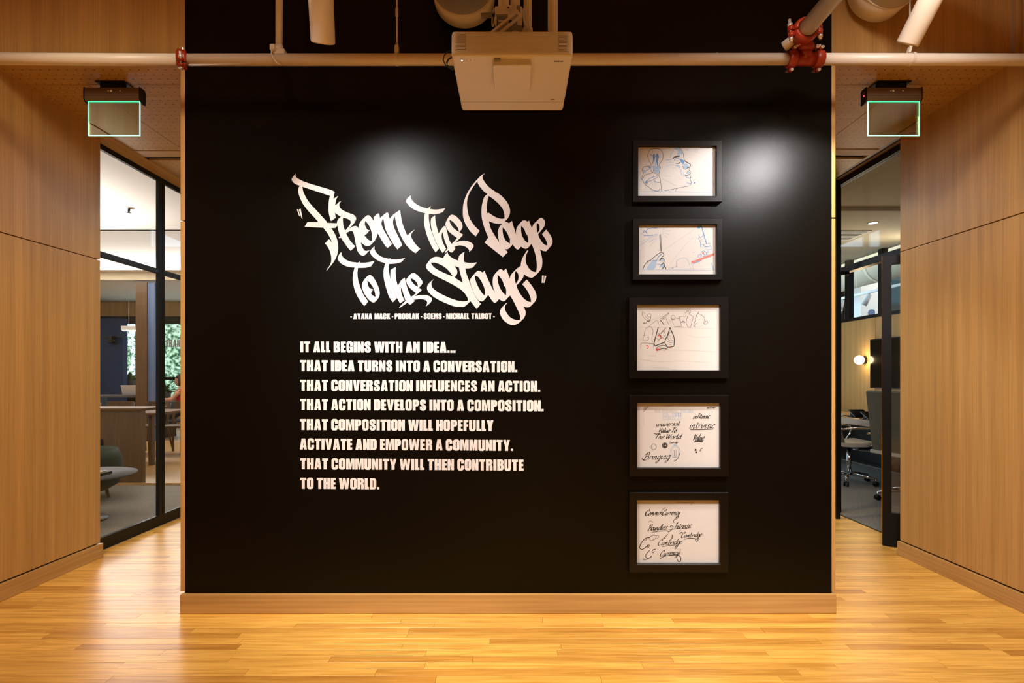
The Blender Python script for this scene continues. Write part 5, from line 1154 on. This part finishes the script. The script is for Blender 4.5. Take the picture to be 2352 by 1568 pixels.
exit_sign(px2x(193.5, 3.3), px2x(319.5, 3.3), 1, 'edge-lit green exit sign hanging over the left corridor', px2x(219, 3.3), px2x(275, 3.3)+.03)
exit_sign(px2x(1991.5, 3.3), px2x(2117, 3.3), -1, 'edge-lit green exit sign with a red status light, over the right corridor', px2x(2030, 3.3)-.04, px2x(2093, 3.3))
# ------------------------------------------------------------------ lounge and cafe seen through the left glass
t = thing('coffee_table', (-3.76, 4.95, 0), 'round grey coffee table close behind the left glass', 'table')
MB().lathe((-3.82, 4.96, .385), [(.001, 0), (.40, 0), (.44, .012), (.44, .02), (.001, .02)], (0, 0, 1), 48).build('table_top', 'table_grey', t)
MB().cyl((-3.82, 4.96, .02), (-3.82, 4.96, .386), .03, n=16).build('stem', 'black_metal', t)
MB().lathe((-3.82, 4.96, .0), [(.001, 0), (.22, 0), (.22, .012), (.001, .02)], (0, 0, 1), 32).build('base', 'black_metal', t)
t = thing('game_tray', (-3.78, 4.9, .405), 'shallow dark tray of small pieces lying on the grey coffee table', 'tray')
MB().box(-4.03, 4.78, .405, -3.56, 5.02, .430, .003).build('tray', 'rubber', t)
m = MB()
for i in range(10):
    for j in range(4): m.box(-4.005+i*.044, 4.80+j*.052, .43, -3.975+i*.044, 4.83+j*.052, .44, .002)
o = m.build('piece', 'plaster_beige', t); o['kind'] = 'stuff'
t = thing('green_armchair', (-4.42, 5.75, 0), 'dark green upholstered armchair behind the grey coffee table', 'armchair')
m = MB(); n = 28
prof = [(.24, .10), (.34, .16), (.38, .30), (.37, .42), (.33, .52), (.28, .47), (.26, .40), (.001, .38)]
m.lathe((-4.42, 5.75, 0), prof, (0, 0, 1), 36); m.build('seat_shell', 'fabric_green', t)
MB().lathe((-4.42, 5.75, .38), [(.001, .1), (.22, .09), (.27, .05), (.27, 0), (.001, 0)], (0, 0, 1), 32).build('cushion', 'fabric_green', t)
for a in range(4):
    an = math.radians(45+90*a); MB().cyl((-4.42+.25*math.cos(an), 5.75+.25*math.sin(an), 0), (-4.42+.22*math.cos(an), 5.75+.22*math.sin(an), .15), .014, .02, n=10).build('leg', 'wood_dark', t)
# oak counter block at the carpet edge
t = thing('counter', (-4.9, 6.63, 0), 'brown wooden counter with a solid front panel at the far edge of the carpet', 'counter')
MB().box(-5.9, 6.62, 0, -4.345, 6.68, .86).build('front_panel', 'wood_dark', t)
MB().box(-5.92, 6.60, .86, -4.335, 7.1, .892, .004).build('counter_top', 'wood_mid', t)
MB().box(-5.9, 7.0, 0, -5.7, 7.06, .86).build('leg', 'wood_dark', t)
MB().box(-4.89, 6.608, .35, -4.80, 6.62, .53, .002).build('outlet', 'black_plastic', t)
st = MB().box(-12, 6.58, 0, -3.06, 6.60, .025).build('trim_6', 'wood_table', **S)
# cafe table
t = thing('cafe_table', (-6.1, 8.4, 0), 'long oak table behind the counter block', 'table')
MB().box(-7.5, 7.95, .715, -5.03, 8.92, .75, .004).build('table_top', 'wood_mid', t)
for x, y in ((-7.4, 8.05), (-5.15, 8.05), (-7.4, 8.82), (-5.15, 8.82)): MB().box(x-.03, y-.03, 0, x+.03, y+.03, .715, .003).build('leg', 'wood_dark', t)
def wood_chair(loc, rz, label):
    t = thing('dining_chair', (0, 0, 0), label, 'chair', 'wooden dining chairs at the cafe table')
    MB().box(-.23, -.22, .44, .23, .22, .47, .012).build('seat', 'wood_dark', t)
    # curved backrest
    m = MB(); vs = []; fs = []; n = 8
    for i in range(n+1):
        u = -1 + 2*i/n; x = .22*u; y = -.23 - .05*(1-u*u)
        vs += [(x, y, .66), (x, y-.018, .66), (x, y-.03, .84), (x, y-.012, .84)]
    for i in range(n):
        for j in range(4): fs.append((i*4+j, i*4+(j+1) % 4, (i+1)*4+(j+1) % 4, (i+1)*4+j))
    fs += [(0, 1, 2, 3), (n*4+3, n*4+2, n*4+1, n*4)]
    m.add(vs, fs).build('backrest', 'wood_dark', t)
    for sx in (-1, 1):
        MB().sweep([(sx*.25, -.30, 0), (sx*.21, -.20, .44), (sx*.21, -.25, .70), (sx*.215, -.28, .82)], [.014, .019, .016, .013], 10).build('leg', 'wood_dark', t)
        MB().sweep([(sx*.24, .24, 0), (sx*.20, .19, .44)], [.014, .019], 10).build('leg', 'wood_dark', t)
    MB().box(-.2, -.2, .40, .2, -.17, .43, .003).build('apron', 'wood_dark', t)
    t.location = loc; t.rotation_euler = (0, 0, rz); return t
w0 = wood_chair((-6.05, 9.32, 0), math.pi-.1, 'wooden dining chair behind the cafe table, just left of the black mullion')
dup(w0, (-5.46, 9.28, 0), 'wooden dining chair seen through the narrow right pane of the left glass', math.pi+.12)
dup(w0, (-6.64, 9.32, 0), 'wooden dining chair behind the cafe table, its back above the counter edge', math.pi+.05)
dup(w0, (-7.24, 9.34, 0), 'wooden dining chair at the left end of the cafe table, by the oak wall corner', math.pi-.05)
# reflection of lettering in the glass, modelled as vinyl letters at the far window
t = thing('reflected_lettering', (-8.7, 14.28, 1.9), 'reflection of pale capital letters, modelled at the far window, cut off by the oak edge', 'lettering')
_x = px2x(382, 14.29); _z = CH + (CY-797)*14.29/F; _k = .19/195
for _c in 'FRAN':
    MB().prism(G[_c][1], lambda u, v, d: Vector((_x + u*_k*.75, d, _z + v*_k)), 14.285, 14.29).build('letter', 'vinyl', t); _x += (G[_c][0] + 16)*_k*.75
# dark blue wall with camera, columns
MB().box(-13, 12.6, 0, -8.70, 12.75, 2.55).build('wall_screen', 'blue_panel', **S)
MB().box(-13, 12.58, 2.12, -8.70, 12.6, 2.14).build('trim_7', 'black_metal', **S)
t = thing('wall_camera', (-8.95, 12.55, 2.0), 'small dark camera mounted on the blue wall behind the left glass', 'camera')
MB().box(-8.95, 12.47, 2.0, -8.86, 12.6, 2.15, .01).build('body', 'black_plastic', t)
MB().lathe((-8.83, 12.5, 2.04), [(.001, -.045), (.032, -.032), (.045, 0), (.032, .032), (.001, .045)], (0, 0, 1), 16).build('lens_dome', 'screen_black', t)
MB().box(-7.35, 11.0, 0, -7.13, 11.2, 3.08).build('column_1', 'wood_dark', kind='structure')
MB().box(-7.125, 11.02, 0, -6.99, 11.12, 3.08).build('column_3', 'column_daylit_blue', kind='structure')
# pendant lamp
t = thing('linear_pendant', (-7.9, 12.2, 2.3), 'white linear pendant lamp hanging in front of the cafe windows', 'lamp')
MB().box(-8.33, 12.0, 2.24, -7.5, 12.12, 2.33, .005).build('bar', 'plaster_white', t)
MB().box(-8.31, 12.01, 2.225, -7.52, 12.11, 2.24).build('diffuser', 'downlight_glow', t)
for x in (-8.2, -7.7): MB().cyl((x, 12.06, 2.3), (x, 12.06, 3.135), .006, n=6).build('cable', 'plaster_white', t)
# worktop, laptop, planter, person by the window
t = thing('window_desk', (-8.0, 11.9, 0), 'dark desk below the cafe windows', 'desk')
MB().box(-8.6, 11.25, .84, -7.42, 11.9, .88, .004).build('desk_top', 'table_grey', t)
for x in (-8.5, -7.5): MB().box(x-.03, 11.3, 0, x+.03, 11.8, .84).build('leg', 'black_metal', t)
t = thing('laptop', (-7.8, 11.4, .88), 'pale grey open laptop on the dark desk below the windows', 'laptop')
MB().box(-7.90, 11.45, .88, -7.58, 11.68, .893, .003).build('base', 'laptop_grey', t)
m = MB(); m.box(-7.90, 11.42, .893, -7.58, 11.435, 1.09, .004, rot=(math.radians(15), 'X'), piv=(-8.3, 11.43, .893)); m.build('lid', 'laptop_grey', t)
t = thing('bar_desk', (-7.5, 12.2, 0), 'long desk at the right-hand cafe window', 'desk')
MB().box(-7.42, 11.35, .73, -7.13, 12.2, .77, .004).build('desk_top', 'wood_dark', t)
for x in (-7.38, -7.18): MB().box(x-.02, 11.4, 0, x+.03, 12.0, .73).build('leg', 'black_metal', t)
def plant(loc, r, label, n=46):
    t = thing('potted_plant', loc, label, 'plant', 'potted plants by the cafe windows')
    MB().lathe(loc, [(.001, 0), (r*.5, 0), (r*.62, r*.9), (r*.55, r*.9), (.001, r*.8)], (0, 0, 1), 20).build('pot', 'table_grey', t)
    rnd = random.Random(int(abs(loc[0])*100)); m = MB()
    for i in range(n):
        a = rnd.uniform(0, 6.28); el = rnd.uniform(.1, 1.4); L = r*rnd.uniform(.8, 1.7)
        d = Vector((math.cos(a)*math.cos(el), math.sin(a)*math.cos(el), math.sin(el))); b = Vector(loc) + Vector((0, 0, r*.8)); s_ = d.cross(Vector((0, 0, 1))).normalized()*r*.17
        m.add([b, b+d*L*.5+s_, b+d*L*.95+Vector((0, 0, -.05)), b+d*L*.5-s_], [(0, 1, 2, 3)])
    m.build('foliage', 'leaf', t)
plant((-8.95, 13.2, .98), .22, 'leafy green plant by the left-hand cafe window')
plant((-7.28, 11.8, .77), .20, 'small leafy plant standing on the desk at the right-hand window')
MB().box(-9.6, 13.0, 0, -8.6, 13.4, .98).build('planter_shelf', 'black_metal', label='black low shelf under the leafy plant', category='shelf')
# seated person
def person():
    t = thing('person', (-6.62, 11.35, 0), 'person in a red sleeveless top sitting at the desk by the right-hand window', 'person')
    P = dict(pel=(0, 0, .52), ch=(.02, 0, .88), nk=(.0, 0, 1.06), hd=(-.04, 0, 1.13))
    bx, by = -6.62, 11.30
    V_ = [(0,0,.50,.13), (0,0,.66,.115), (-.02,0,.86,.125), (-.03,0,.98,.08), (-.04,0,1.04,.045), (-.05,0,1.10,.05),   #0-5
          (-.02,-.15,.95,.05), (-.12,-.20,.80,.040), (-.30,-.16,.80,.032), (-.40,-.12,.81,.022),                       #6-9
          (-.02,.15,.95,.05), (-.12,.20,.80,.040), (-.30,.16,.80,.032), (-.40,.12,.81,.022),                           #10-13
          (-.18,-.09,.49,.080), (-.42,-.09,.48,.060), (-.42,-.09,.10,.042), (-.52,-.09,.05,.035),
          (-.18,.09,.49,.080), (-.42,.09,.48,.060), (-.42,.09,.10,.042), (-.52,.09,.05,.035)]
    E = [(0,1),(1,2),(2,3),(3,4),(4,5),(3,6),(6,7),(7,8),(8,9),(3,10),(10,11),(11,12),(12,13),(0,14),(14,15),(15,16),(16,17),(0,18),(18,19),(19,20),(20,21)]
    me = bpy.data.meshes.new('body'); me.from_pydata([(v[0], v[1], v[2]) for v in V_], E, []); o = bpy.data.objects.new('body', me); COL.objects.link(o)
    md = o.modifiers.new('skin', 'SKIN'); o.modifiers.new('sub', 'SUBSURF').levels = 1
    me.skin_vertices.new() if not me.skin_vertices else None
    for i, v in enumerate(V_): me.skin_vertices[0].data[i].radius = (v[3], v[3])
    me.skin_vertices[0].data[0].use_root = True
    me.materials.append(MAT['skin']); o.parent = t
    dg = bpy.context.evaluated_depsgraph_get(); ev = bpy.data.meshes.new_from_object(o.evaluated_get(dg)); o.modifiers.clear(); o.data = ev
    ev.materials.clear(); ev.materials.append(MAT['skin']); ev.materials.append(MAT['cloth_red']); ev.materials.append(MAT['cloth_dark'])
    for p in ev.polygons:
        p.use_smooth = True; c_ = p.center
        if c_.z < .60 or (c_.x < -.15 and c_.z < .62): p.material_index = 2
        elif abs(c_.y) < .15 and .55 < c_.z < 1.0 and c_.x > -.17: p.material_index = 1
    base = world_of(t)
    m = MB(); c_ = base + Vector((-.07, 0, 1.17))
    bm = bmesh.new(); bmesh.ops.create_uvsphere(bm, u_segments=20, v_segments=14, radius=.1)
    for v in bm.verts:
        v.co.y *= .78; v.co.z *= 1.18
        if v.co.x < -.085 and abs(v.co.y) < .02 and abs(v.co.z+.01) < .03: v.co.x -= .02
    m.add([c_ + v.co for v in bm.verts], [[v.index for v in f.verts] for f in bm.faces], True); bm.free(); hd = m.build('head', 'skin', t)
    m = MB(); bm = bmesh.new(); bmesh.ops.create_uvsphere(bm, u_segments=20, v_segments=14, radius=.112)
    for v in bm.verts:
        v.co.y *= .84; v.co.z *= 1.15
        if v.co.x < -.02 and v.co.z < .05: v.co.x = -.02
        v.co.x += .02; v.co.z += .012
    m.add([c_ + v.co for v in bm.verts], [[v.index for v in f.verts] for f in bm.faces], True); bm.free(); m.build('hair', 'hair_brown', t)
    for s_ in (-1, 1):
        MB().lathe(c_ + Vector((-.089, .032*s_, .012)), [(.001, -.006), (.008, 0), (.001, .006)], (1, 0, 0), 8).build('eye', 'black_plastic', hd)
        m = MB()
        hb = base + Vector((-.40, .12*s_, .81))
        for f_ in range(4):
            y = (f_-1.5)*.017; L = (.06, .07, .066, .052)[f_]
            m.sweep([hb + Vector((0, y, 0)), hb + Vector((-.03-L*.4, y, .005)), hb + Vector((-.03-L, y, -.012))], [.009, .008, .006], 6)
        m.sweep([hb + Vector((.01, -.025*s_, 0)), hb + Vector((-.03, -.045*s_, -.004)), hb + Vector((-.055, -.042*s_, -.008))], [.010, .009, .007], 6)
        m.build('fingers', 'skin', t)
    MB().box(base.x-.22, base.y-.22, .36, base.x+.2, base.y+.22, .40, .02).build('stool_seat', 'cloth_dark', None, label='low dark stool under the person in the red top', category='stool')
    return t
person()
# trees outside
def tree(x, y, z, r, label, seed):
    t = thing('tree', (x, y, -1), label, 'tree', 'trees outside the cafe windows')
    rnd = random.Random(seed); m = MB()
    for i in range(1500):
        u = Vector((rnd.gauss(0, 1), rnd.gauss(0, 1), rnd.gauss(0, 1))).normalized(); q = Vector((x, y, z)) + u*r*rnd.uniform(.55, 1.05)
        a = Vector((rnd.gauss(0, 1), rnd.gauss(0, 1), rnd.gauss(0, 1))).normalized(); b = u.cross(a).normalized(); s_ = rnd.uniform(.04, .11)
        a = (u*.4 + a).normalized()
        m.add([q, q+a*s_+b*s_*.5, q+a*s_*2, q+a*s_-b*s_*.5], [(0, 1, 2, 3)])
    m.build('crown', 'foliage', t)
    bm = bmesh.new(); bmesh.ops.create_icosphere(bm, subdivisions=3, radius=r*.82)
    for v in bm.verts: v.co *= rnd.uniform(.9, 1.1)
    MB().add([Vector((x, y, z)) + v.co for v in bm.verts], [[v.index for v in f.verts] for f in bm.faces], True).build('inner_foliage', 'foliage', t); bm.free()
    MB().cyl((x, y, -1), (x, y, z), .12, .08, n=10).build('trunk', 'wood_dark', t)
for i, (x, y, z, r) in enumerate(((-17.5, 23, 2.2, 1.9), (-14.6, 27, 3.0, 2.6), (-12.3, 21, 2.2, 1.8), (-14.9, 19.6, .6, 1.3), (-10.2, 18.2, .3, 1.2))):
    tree(x, y, z, r, ['bushy tree outside, behind the narrow left window', 'low green tree outside the right window, left part', 'tall tree crown outside, filling the top of the right window', 'bushy tree outside at the right edge of the right window', 'low shrub-like tree outside below the window rail'][i], i)
# ------------------------------------------------------------------ meeting room furniture
t = thing('conference_table', (4.5, 7.4, 0), 'light oak table under the wall screen behind the right glass', 'table')
MB().box(4.20, 6.05, .665, 4.93, 8.9, .74, .004).build('table_top', 'wood_table', t)
MB().box(4.45, 6.4, .0, 4.55, 6.5, .665).build('leg', 'black_metal', t); MB().box(4.45, 8.4, .0, 4.55, 8.5, .665).build('leg', 'black_metal', t)
MB().box(4.86, 6.0, .1, 4.90, 8.9, .665).build('modesty_panel', 'black_metal', t)
t = thing('wall_screen', (4.96, 7.2, 1.11), 'large black flat television on the oak wall of the right room', 'television')
MB().box(4.945, 6.35, 1.105, 4.985, 7.86, 1.775, .006).build('bezel', 'black_plastic', t)
MB().box(4.9435, 6.365, 1.12, 4.946, 7.845, 1.76).build('screen', 'screen_black', t)
MB().box(4.985, 6.9, 1.3, 5.0, 7.3, 1.6).build('bracket', 'black_metal', t)
t = thing('globe_sconce', (4.9, 8.05, 1.43), 'glowing round globe wall lamp on the oak panel left of the television', 'lamp')
cz = CH + (CY-826.5)*8.05/F; cx_ = px2x(1973.5, 8.05)
bm = bmesh.new(); bmesh.ops.create_uvsphere(bm, u_segments=24, v_segments=16, radius=.064)
MB().add([Vector((cx_, 8.05, cz)) + v.co for v in bm.verts], [[v.index for v in f.verts] for f in bm.faces], True).build('globe', 'lamp_glow', t); bm.free()
MB().cyl((cx_+.045, 8.05, cz), (cx_+.075, 8.05, cz), .056, n=24).build('collar', 'black_metal', t)
MB().cyl((cx_+.07, 8.05, cz), (5.0, 8.05, cz), .02, n=16).build('arm', 'black_metal', t)
light('globe_lamp', 'POINT', (cx_-.03, 7.98, cz), 6.0, (1, .72, .38), shadow_soft_size=.06)
for x, y, lb in ((4.06, 6.4, 'round recessed ceiling light near the middle of the right room'), (4.72, 8.39, 'round recessed ceiling light at the far end of the right room')):
    t = thing('downlight', (x, y, 2.99), lb, 'ceiling light', 'recessed ceiling lights in the right room')
    MB().lathe((x, y, 2.999), [(.055, 0), (.058, -.004), (.048, -.006), (.046, 0)], (0, 0, 1), 28).build('trim_ring', 'plaster_white', t)
    MB().cyl((x, y, 2.9985), (x, y, 2.996), .046, n=28).build('diffuser', 'downlight_glow', t)
t = thing('ceiling_vent', (4.0, 6.95, 2.99), 'square beige louvred air vent in the ceiling of the right room', 'vent')
x0, x1, y0, y1 = 3.72, 4.26, 6.72, 7.18
m = MB(); m.box(x0, y0, 2.99, x1, y0+.03, 3.0); m.box(x0, y1-.03, 2.99, x1, y1, 3.0); m.box(x0, y0+.03, 2.99, x0+.03, y1-.03, 3.0); m.box(x1-.03, y0+.03, 2.99, x1, y1-.03, 3.0); m.build('frame', 'plaster_white', t)
MB().box(x0+.03, y0+.03, 2.997, x1-.03, y1-.03, 2.9995).build('backing', 'slot_dark', t)
for i in range(6): MB().box(x0+.03, y0+.05+i*.062, 2.988, x1-.03, y0+.075+i*.062, 2.995).build('louvre', 'plaster_white', t)
for pxa, pya, Ya, w_, lb in ((1972, 944, 7.25, .2, 'black tablet on a stand, left one on the oak table'), (2006, 944, 6.85, .24, 'black desk phone with a tilted screen beside the tablet on the oak table')):
    x = px2x(pxa, Ya)
    t = thing('desk_tablet', (x, Ya, .74), lb, 'tablet' if w_ < .22 else 'phone')
    m = MB(); m.box(x-w_/2, Ya-.09, .742, x+w_/2, Ya+.09, .755, .003, rot=(math.radians(28), 'X'), piv=(x, Ya-.09, .742)); m.build('screen', 'screen_black', t)
    MB().box(x-w_/2+.01, Ya-.085, .74, x+w_/2-.01, Ya+.10, .75, .003).build('base', 'black_plastic', t)
    MB().box(x-w_/3, Ya+.03, .75, x+w_/3, Ya+.075, .79, .003).build('stand', 'black_plastic', t)
t = thing('table_cable', (4.3, 7.9, .74), 'black cable lying on the oak table at its far end', 'cable')
MB().sweep([(4.24, 7.9, .746), (4.3, 7.6, .746), (4.4, 7.45, .746), (4.5, 7.5, .746), (4.6, 7.6, .746)], .006, 8).build('lead', 'rubber', t)
t = thing('paper_cup', (4.28, 7.45, .74), 'small white crumpled cup at the left edge of the oak table', 'cup')
MB().lathe((4.30, 7.42, .74), [(.001, 0), (.022, 0), (.03, .035), (.026, .035), (.02, .004), (.001, .004)], (0, 0, 1), 16).build('cup', 'plaster_white', t)
def office_chair(loc, rz, label, rise=0):
    t = thing('office_chair', (0, 0, 0), label, 'chair', 'swivel chairs in the right room')
    # faces +X
    m = MB(); prof = [(-.24, .47), (-.20, .455), (.0, .45), (.20, .46), (.26, .475), (.25, .495), (.20, .505), (0, .495), (-.2, .50), (-.24, .50)]
    m.prism([prof], lambda u, v, d: Vector((u, d, v)), -.24, .24).build('seat', 'leather_cream', t)
    m = MB(); prof = [(-.20, .46), (-.235, .60), (-.265, .85), (-.295, 1.10), (-.275, 1.115), (-.245, .86), (-.21, .62), (-.175, .48)]
    m.prism([prof], lambda u, v, d: Vector((u, d, v)), -.23, .23).build('backrest', 'fabric_grey', t)
    for s_ in (-1, 1):
        y = .27*s_
        m = MB().sweep([(-.25, y, .66), (-.1, y, .668), (.12, y, .668), (.17, y, .655), (.195, y, .62), (.17, y, .55), (.12, y, .48), (.08, y*.9, .452)], .0115, 12); m.build('armrest', 'chrome', t)
    MB().box(-.05, -.27, .425, .10, .27, .452, .006).build('underframe', 'black_metal', t)
    MB().cyl((0, 0, .10), (0, 0, .43), .028, .022, n=18).build('gas_lift', 'chrome', t)
    MB().cyl((.05, .0, .40), (.16, -.16, .39), .007, n=8).build('lever', 'chrome', t)
    for i in range(5):
        a = math.radians(18+72*i); d = Vector((math.cos(a), math.sin(a), 0)); e = d*.29
        lg = MB().sweep([(0, 0, .115), tuple(d*.15 + Vector((0, 0, .105))), tuple(e + Vector((0, 0, .082)))], [.024, .018, .013], 10); lg.cyl(tuple(e + Vector((0, 0, .085))), tuple(e + Vector((0, 0, .045))), .009, n=8)
        lg = lg.build('base_leg', 'chrome', t)
        s2 = Vector((-d.y, d.x, 0)); q = e + Vector((0, 0, .029))
        m = MB()
        for k_ in (-.017, .017): m.lathe(q + s2*k_, [(.001, -.010), (.022, -.010), (.028, -.004), (.028, .004), (.022, .010), (.001, .010)], s2, 16)
        m.build('caster', 'black_plastic', lg)
    t.location = loc; t.rotation_euler = (0, 0, rz); return t
c1 = office_chair((3.98, 6.72, .002), 0, 'swivel chair with chrome arms and cream seat pushed under the oak table')
c2 = dup(c1, (4.00, 5.72, .002), 'tall grey-backed swivel chair nearest the right glass', math.radians(6))
# ------------------------------------------------------------------ office beyond the clerestory
MB().box(7.36, 12, 0, 7.75, 12.35, 4.0).build('column_2', 'plaster_white', kind='structure')
fc = MB().box(7.0, 16.2, 0, 12.9, 16.3, 4.0).build('window_5', 'facade_blue', **S)
for z, h in ((2.15, .2), (2.75, .05), (3.05, .25), (1.75, .1)): MB().box(7.0, 16.1, z, 12.9, 16.2, z+h).build('spandrel', 'facade_grey', fc)
for x in (8.2, 9.35, 10.4, 11.5): MB().box(x, 16.1, 0, x+.06, 16.2, 4.0).build('mullion', 'black_metal', fc)
t = thing('office_duct', (6.9, 10, 3.05), 'large round beige duct seen through the clerestory of the right room', 'duct')
MB().cyl((6.9, 9.0, 3.36), (6.9, 15.5, 3.36), .31, n=40).build('main_section', 'plaster_beige', t)
MB().cyl((6.9, 10.6, 3.36), (6.9, 10.68, 3.36), .322, n=40).build('joint_ring', 'plaster_beige', t)
for y in (9.5, 12.5, 15.0): MB().cyl((6.9, y, 3.66), (6.9, y, 4.0), .01, n=6).build('hanger', 'plaster_beige', t)
t = thing('track_bar', (6.0, 9.5, 2.66), 'straight white lighting track hanging beyond the clerestory', 'track')
MB().box(5.98, 6.5, 2.665, 6.02, 12.5, 2.705).build('bar', 'plaster_white', t)
for y in (7.2, 9.9, 12.2): MB().cyl((6, y, 2.7), (6, y, 4.0), .005, n=6).build('wire', 'plaster_white', t)
for y, tilt, lb in ((9.55, .5, 'white can spotlight tilted right, on the track beyond the clerestory'), (10.35, -.4, 'white can spotlight at the far left of the track beyond the clerestory'), (8.35, .4, 'white can spotlight at the near end of the track beyond the clerestory')):
    t = thing('can_spotlight', (6.0, y, 2.5), lb, 'spotlight', 'can spotlights beyond the clerestory')
    p = Vector((6.0, y, 2.65)); d = Vector((-.35, tilt*.6, -1)).normalized()
    MB().cyl(p, p + d*.2, .042, .05, n=20).build('can', 'plaster_white', t); MB().cyl((6, y, 2.665), (6, y, 2.62), .012, n=8).build('joint', 'plaster_white', t)
t = thing('wall_disc', (7.0, 10.95, 2.5), 'pale round disc on the white column beyond the clerestory', 'sign')
p = atpx(2003, 717, 11.97); MB().cyl(p, p + Vector((0, .02, 0)), .065, n=28).build('disc', 'column_daylit_blue', t)
t = thing('office_sprinkler_pipe', (7.0, 10.2, 3.5), 'off-white pipe with a red joint, high beyond the clerestory', 'pipe')
MB().cyl((6.45, 7.0, 3.72), (6.45, 14, 3.72), .03, n=14).build('tube', 'plaster_beige', t); MB().cyl((6.45, 10.0, 3.72), (6.45, 10.1, 3.72), .045, n=14).build('joint', 'red_iron', t)
